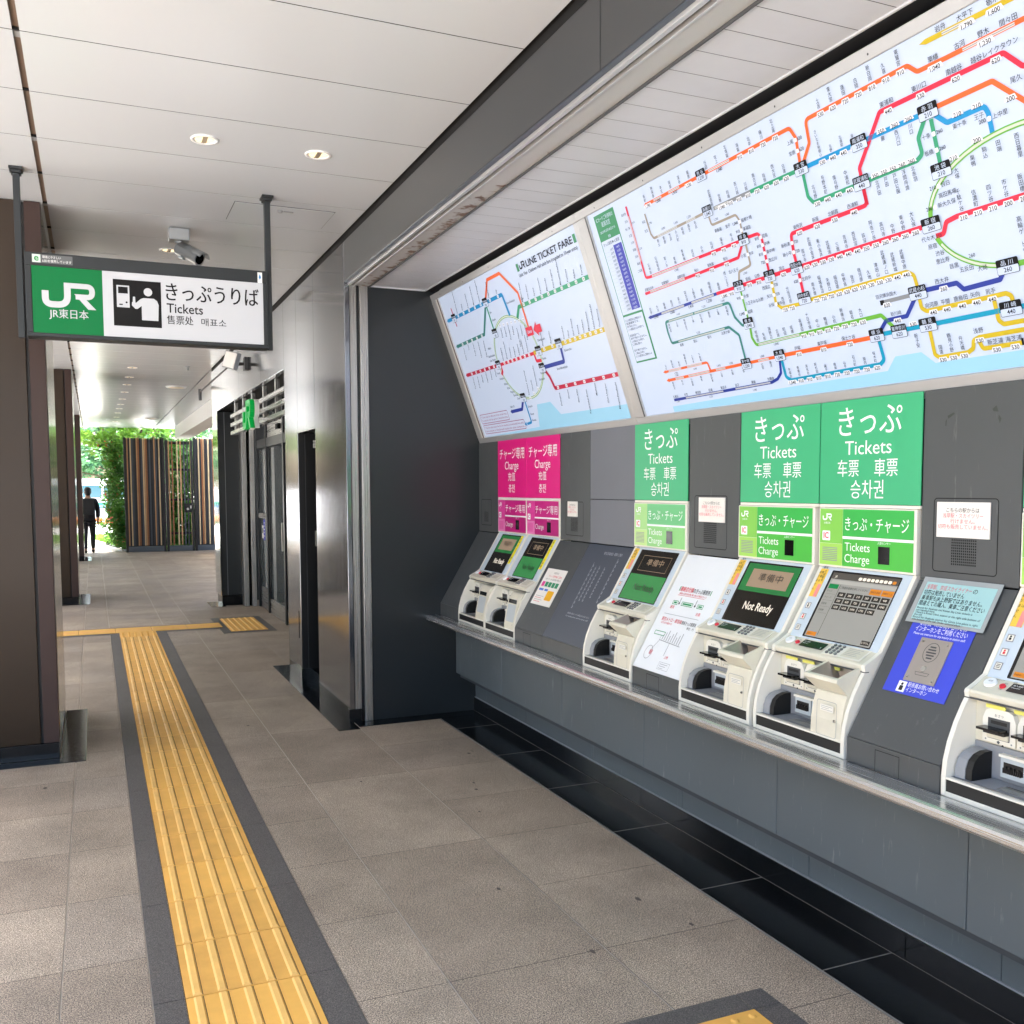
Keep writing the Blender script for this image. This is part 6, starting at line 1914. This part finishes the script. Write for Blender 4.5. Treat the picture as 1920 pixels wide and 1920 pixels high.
def leaves(mb, centres, n, size, m, rnd, flat=.5):
    for _ in range(n):
        c, r = rnd.choice(centres)
        while True:
            d_ = Vector((rnd.uniform(-1, 1), rnd.uniform(-1, 1), rnd.uniform(-1, 1)))
            if .25 < d_.length <= 1: break
        q = Vector(c) + Vector((d_.x * r[0], d_.y * r[1], d_.z * r[2]))
        a_ = Vector((rnd.gauss(0, 1), rnd.gauss(0, 1), rnd.gauss(0, flat))).normalized()
        b_ = a_.cross(Vector((rnd.gauss(0, .6), rnd.gauss(0, .6), 1))).normalized()
        s_ = size * rnd.uniform(.6, 1.3)
        mb.add([q - a_ * s_, q + b_ * s_ * .5, q + a_ * s_, q - b_ * s_ * .5], [(0, 1, 2, 3)], m)
def limb(mb, pts, m):
    for i in range(len(pts) - 1):
        mb.tube(pts[i][0], pts[i + 1][0], pts[i][1], pts[i + 1][1], m, 9)
def tree(name, label, loc, h, spread, n, size, lm, seed, group=None, low=.42):
    rnd = random.Random(seed)
    t = thing(name, label, 'tree', loc, group)
    b = MB()
    limb(b, [((0, 0, -.1), .05 * h / 2), ((.05, .02, h * .25), .035 * h / 2), ((.12, .1, h * .5), .025 * h / 2), ((.2, .1, h * .8), .008 * h)], BARK)
    tips = []
    for k in range(9):
        a_ = rnd.uniform(0, 6.28); z0 = h * rnd.uniform(.3, .55); r_ = spread * rnd.uniform(.5, .9)
        e_ = (r_ * math.cos(a_), r_ * math.sin(a_), z0 + h * rnd.uniform(.1, .35))
        limb(b, [((.08, .05, z0), .02 * h / 2), ((e_[0] * .5, e_[1] * .5, (z0 + e_[2]) / 2 + .1), .012 * h / 2), (e_, .004 * h)], BARK)
        tips.append(e_)
    b.build('trunk', t)
    cen = []
    for e_ in tips:
        for k in range(5):
            cen.append(((e_[0] + rnd.gauss(0, spread * .2), e_[1] + rnd.gauss(0, spread * .2), e_[2] + rnd.gauss(0, h * .07)), (spread * rnd.uniform(.16, .34), spread * rnd.uniform(.16, .34), h * rnd.uniform(.03, .085))))
    for k in range(14):
        a_ = rnd.uniform(0, 6.28); r_ = spread * rnd.uniform(.1, .8)
        cen.append(((r_ * math.cos(a_), r_ * math.sin(a_), h * rnd.uniform(low, .95)), (spread * rnd.uniform(.15, .3), spread * rnd.uniform(.15, .3), h * rnd.uniform(.03, .08))))
    b = MB(); leaves(b, cen, n, size, lm, rnd); b.build('crown', t)
    return t
tree('maple_tree', 'bright green maple spreading its branches above the slatted fence', (1.0, 32.6, 0), 7.0, 3.9, 12000, .10, LEAF1, 5)
tr1 = tree('street_tree', 'pale far tree in bright daylight beyond the parked van', (-1.3, 74, 0), 9, 5.0, 5000, .25, LEAF3, 8, 'trees beyond the passage')
dup(tr1, (4.5, 78, 0), 'far tree standing behind the bright green maple', 'trees beyond the passage')
tb = tree('street_tree', 'low bushy far tree beyond the parked van', (-2.6, 63, 0), 5.5, 3.4, 6000, .17, LEAF3, 21, 'trees beyond the passage', .08)
dup(tb, (1.8, 60, 0), 'low bushy far tree close behind the tall shrub', 'trees beyond the passage')
ts_ = tree('street_tree', 'tree along the street side, hidden behind the pillars', (-4.8, 22, 0), 7.5, 2.6, 5000, .13, LEAF2, 12, 'street trees behind the pillars')
for x, y in ((-4.8, 33.0), (-15.5, 16), (-15, 27), (-14.5, 40)):
    dup(ts_, (x, y, 0), 'tree along the street side, hidden behind the pillars', 'street trees behind the pillars')

# flowering creeper beside the fence
cr_t = thing('flowering_shrub', 'tall leafy shrub with orange red flowers beside the left slatted panel', 'shrub', (.55, 28.4, 0))
rnd = random.Random(4)
b = MB()
for k in range(7):
    limb(b, [((.75 + rnd.gauss(0, .1), 28.4 + rnd.gauss(0, .15), -.05), .03), ((.70 + rnd.gauss(0, .12), 28.5, 1.3), .022), ((.55 + rnd.gauss(0, .2), 28.6, 2.7), .008)], BARK)
b.build('stem', cr_t).location = (-.55, -28.4, 0)
cen = [((.78 - .45 * abs(math.sin(k * 1.7)) * (.35 + .65 * min(1, (k % 12) / 8)) + rnd.gauss(0, .04), 28.3 + rnd.gauss(0, .35), .15 + 2.75 * (k % 16) / 16 + rnd.uniform(0, .2)), (.20, .3, .22)) for k in range(52)]
b = MB(); leaves(b, cen, 8000, .052, LEAF2, rnd); b.build('foliage', cr_t).location = (-.55, -28.4, 0)
b = MB(); leaves(b, [c_ for c_ in cen if c_[0][0] < .62] or cen, 260, .05, REDL, rnd); b.build('flowers', cr_t).location = (-.55, -28.4, 0)

hd_ = thing('hedge', 'dark leafy hedge seen through the gaps of the slatted gate', 'hedge', (2.3, 28.9, 0))
b = MB(); leaves(b, [((rnd.uniform(-.7, 1.2), rnd.uniform(-.2, .5), .15 + 2.9 * (k % 15) / 15), (.35, .3, .35)) for k in range(90)] + [((-.6 + 1.7 * k / 30, .1, .1 + .5 * (k % 3)), (.3, .25, .35)) for k in range(30)] * 2, 19000, .07, LEAF2, rnd); b.build('foliage', hd_)
b = MB()
for k in range(8): limb(b, [((-.7 + .25 * k, 0, -.05), .03), ((-.7 + .25 * k, .05, 1.5), .02), ((-.65 + .25 * k, .05, 2.9), .008)], BARK)
b.build('stem', hd_)

# grass corner, kerb and pale path
b = MB()
gp = [(-.02, 34.2), (.10, 33.0), (.42, 31.3), (.72, 29.2), (.80, 28.0), (.80, 27.45), (3.3, 27.45), (6, 34), (3, 37.5), (.1, 37.2)]
b.poly(FP, gp, -.028, mat('turf_soil', '#5f6b35', .9, var=.3, vscale=3), .06)
tag(b.build('turf_base'), kind='structure')
b = MB()
rnd = random.Random(9)
for _ in range(9000):
    x = rnd.uniform(-.02, 2.2); y = rnd.uniform(27.6, 37)
    xm = .80 - max(0, (y - 28)) * .13 if y < 34 else 0
    if x < xm: continue
    h_ = rnd.uniform(.05, .13); a_ = rnd.uniform(0, 6.28)
    dx, dy = .018 * math.cos(a_), .018 * math.sin(a_)
    b.add([(x - dx, y - dy, .03), (x + dx, y + dy, .03), (x + rnd.gauss(0, .03), y + rnd.gauss(0, .03), .03 + h_)], [(0, 1, 2)], LEAF1)
tag(b.build('grass'), 'short bright grass in the corner beside the path', 'grass', kind='stuff')
b = MB()
b.stroke(FP, rounded([(-.1, 37.5), (-.06, 34.2), (.06, 33.0), (.38, 31.3), (.68, 29.2), (.76, 27.4)], .5, 4), .10, .03, mat('pale_kerb', '#c9c6bf', .8))
tag(b.build('kerb'), kind='structure')
b = MB(); b.box(-2.9, .78, 29.4, 44, -.1, -.012, mat('pale_path', '#cfccc5', .85, var=.06, vscale=1)); tag(b.build('path'), kind='structure')

# parked van far off
vn = thing('parked_van', 'white van with blue windows and green stripe parked far beyond the passage', 'van', (-.6, 52, 0))
vn.rotation_euler = (0, 0, R(8))
b = MB()
M_VW = mat('white_vehicle_paint', '#e8eceb', .25, 0, .5, coat=.5)
prof = [(-2.3, .35), (-2.32, .95), (-2.2, 1.15), (-1.7, 2.05), (-1.5, 2.15), (2.1, 2.18), (2.3, 2.05), (2.32, .35)]
VP = Pl((0, -.85, 0), (1, 0, 0), (0, 0, 1))
b.poly(VP, prof, -1.7, M_VW, 1.7); body = b.build('body', vn, .05)
b = MB(); M_VG = mat('vehicle_window', '#3f6872', .08, 0, .5)
for x0, x1 in ((-1.35, -.45), (-.35, .85), (.95, 2.05)): b.rrect(VP, x0, x1, 1.25, 1.85, .08, .004, M_VG)
b.build('window', vn)
b = MB(); b.rect(VP, -2.25, 2.3, .85, 1.02, .004, mat('vehicle_green', '#3fae8b', .35)); b.rect(VP, -2.25, 2.3, .74, .83, .004, mat('vehicle_blue', '#4c93c9', .35)); b.build('stripe', vn)
for x in (-1.45, 1.45):
    b = MB(); b.tube((x, -.87, .34), (x, -.62, .34), .34, .34, M_BLACK, 24); wo = b.build('wheel', vn)
    b = MB(); b.tube((x, -.875, .34), (x, -.86, .34), .2, .2, M_SILV, 20); b.build('rim', wo)
b = MB(); b.rect(Pl((-2.3, 0, 0), (0, -1, 0), (.12, 0, .9)), -.6, .6, 1.2, 1.9, .06, M_VG); b.build('windscreen', vn)
hb = thing('flower_bed', 'low orange planting along the far roadside', 'planting', (0, 47, 0))
b = MB(); rnd = random.Random(2); leaves(b, [((x_, 0, .25), (.5, .4, .18)) for x_ in np.arange(-2.5, 2.6, .5).tolist()], 1600, .08, mat('orange_flower', '#d98a4a', .6), rnd); b.build('flowers', hb)
b = MB(); leaves(b, [((x_, 0, .12), (.5, .4, .16)) for x_ in np.arange(-2.5, 2.6, .5).tolist()], 1200, .08, LEAF2, rnd); b.build('foliage', hb)

# building across the street: only its reflections and side views show
ob = thing('street_building', 'pale building across the street, hidden behind the pillars', 'building', (-22, 14, 0))
b = MB(); b.box(-4, 4, -22, 30, 0, 11, mat('pale_building_render', '#d8d6d0', .8, var=.06, vscale=.5)); b.build('wall', ob)
M_WIN = mat('dark_window_glass', '#39444c', .08, 0, .8)
for f_ in range(3):
    for k in range(10):
        b = MB(); b.box(4.0, 4.05, -20 + k * 5, -17.2 + k * 5, 1.2 + f_ * 3.4, 3.0 + f_ * 3.4, M_WIN); b.build('window', ob)

# ------------------------------------------------------------------ person walking away
def skin(name, verts, edges, radii, m, parent, root=0, lev=2):
    me = bpy.data.meshes.new(name)
    me.from_pydata(verts, edges, [])
    o = bpy.data.objects.new(name, me)
    C.objects.link(o)
    o.parent = parent
    md = o.modifiers.new("skin", 'SKIN')
    for i, r_ in enumerate(radii):
        sv = me.skin_vertices[0].data[i]
        sv.radius = r_ if isinstance(r_, tuple) else (r_, r_)
        sv.use_root = (i == root)
    sb = o.modifiers.new("sub", 'SUBSURF'); sb.levels = lev; sb.render_levels = lev
    me.materials.append(m)
    md.use_smooth_shade = True
    return o
pr = thing('person', 'person in a dark suit with a backpack walking away past the farthest pillar', 'person', (-.14, 27.45, 0))
SKIN = mat('skin', '#b98b70', .55); SUIT = mat('dark_suit_cloth', '#1d1d22', .8, var=.1, vscale=20); HAIR = mat('black_hair', '#121012', .5); SHOE = mat('black_shoe', '#0e0e0f', .35)
# verts: 0 pelvis 1 waist 2 chest 3 neck base 4 neck 5 head 6 crown ; arms ; legs (facing +Y)
V = [(0, 0, .92), (0, 0, 1.08), (0, .01, 1.28), (0, 0, 1.42), (0, .01, 1.49), (0, .03, 1.58), (0, .03, 1.66)]
E_ = [(0, 1), (1, 2), (2, 3), (3, 4), (4, 5), (5, 6)]
Rr = [(.15, .11), (.135, .10), (.16, .115), (.085, .07), .055, (.078, .098), (.062, .078)]
def chain(base, pts, rad):
    last = base
    for p_, r_ in zip(pts, rad):
        V.append(p_); Rr.append(r_); E_.append((last, len(V) - 1)); last = len(V) - 1
    return last
for sx_, sw in ((-1, .10), (1, -.10)):
    h_ = chain(2, [(sx_ * .18, 0, 1.37), (sx_ * .235, -.02 + sw * .3, 1.12), (sx_ * .225, .04 + sw, .88), (sx_ * .222, .06 + sw, .82)], [.058, .045, .034, (.030, .02)])
    hp3 = Vector(V[h_])
    for f_ in range(4):
        chain(h_, [tuple(hp3 + Vector((sx_ * .006, -.024 + .016 * f_, -.045))), tuple(hp3 + Vector((-sx_ * .004, -.022 + .016 * f_, -.08 - .008 * (f_ in (1, 2)))))], [.009, .008])
    chain(h_, [tuple(hp3 + Vector((-sx_ * .012, .032, -.015))), tuple(hp3 + Vector((-sx_ * .020, .040, -.045)))], [.010, .008])
for sx_, st in ((-1, -.16), (1, .17)):
    chain(0, [(sx_ * .085, 0, .84), (sx_ * .09, st * .55 + .03, .47), (sx_ * .09, st, .09), (sx_ * .09, st + .12, .035)], [.085, .058, .040, (.040, .03)])
body_o = skin('body', V, E_, Rr, SKIN, pr)
# clothes follow the same skeleton, a little larger
jv = [(0, 0, .78), (0, 0, 1.08), (0, .01, 1.28), (0, 0, 1.42), (-.18, 0, 1.37), (-.235, .01, 1.12), (-.225, .13, .90), (.18, 0, 1.37), (.235, -.05, 1.12), (.225, -.05, .90)]
skin('jacket', jv, [(0, 1), (1, 2), (2, 3), (2, 4), (4, 5), (5, 6), (2, 7), (7, 8), (8, 9)], [(.195, .15), (.18, .14), (.19, .145), (.09, .085), .075, .062, .052, .075, .062, .052], SUIT, pr, 1)
tv = [(0, 0, .92), (-.085, 0, .82), (-.09, -.06, .47), (-.09, -.16, .10), (.085, 0, .82), (.09, .125, .47), (.09, .17, .10)]
skin('trousers', tv, [(0, 1), (1, 2), (2, 3), (0, 4), (4, 5), (5, 6)], [(.175, .13), .105, .075, .058, .105, .075, .058], SUIT, pr, 0)
for sx_, st in ((-1, -.16), (1, .17)):
    skin('shoe', [(sx_ * .09, st - .04, .05), (sx_ * .09, st + .07, .045), (sx_ * .09, st + .17, .035)], [(0, 1), (1, 2)], [(.05, .045), (.052, .045), (.045, .032)], SHOE, pr, 0)
b = MB(); b.ball((0, .012, 1.635), (.088, .104, .092), HAIR); b.ball((0, -.03, 1.58), (.078, .07, .09), HAIR); b.build('hair', pr)
for sx_ in (-1, 1):
    skin('ear', [(sx_ * .080, .03, 1.565), (sx_ * .084, .022, 1.60)], [(0, 1)], [(.012, .018), (.012, .02)], SKIN, pr, 0, 1)
b = MB()
for sx_ in (-.032, .032): b.tube((sx_, .118, 1.60), (sx_, .126, 1.60), .012, .009, M_WHITE, 10); b.tube((sx_, .125, 1.60), (sx_, .128, 1.60), .006, .005, M_INK, 8)
b.tube((0, .115, 1.60), (0, .142, 1.562), .009, .015, SKIN, 8); b.tube((-.022, .118, 1.532), (.022, .118, 1.532), .006, .006, mat('lips', '#8d4f48', .5), 8)
b.build('face', pr)
b = MB(); b.poly(Pl((-.14, 27.45, 0), (1, 0, 0), (0, 0, 1)), rr_pts(-.14, .14, 1.0, 1.42, .06), .12, mat('dark_backpack', '#26272c', .7, var=.2, vscale=20), .14)
bp_ = b.build('backpack', None, .02); tag(bp_, 'dark backpack worn by the walking person', 'backpack')
# dark boundary: tidy up the working lettering object
bpy.data.objects.remove(_fo, do_unlink=True)
bpy.data.curves.remove(_fc)
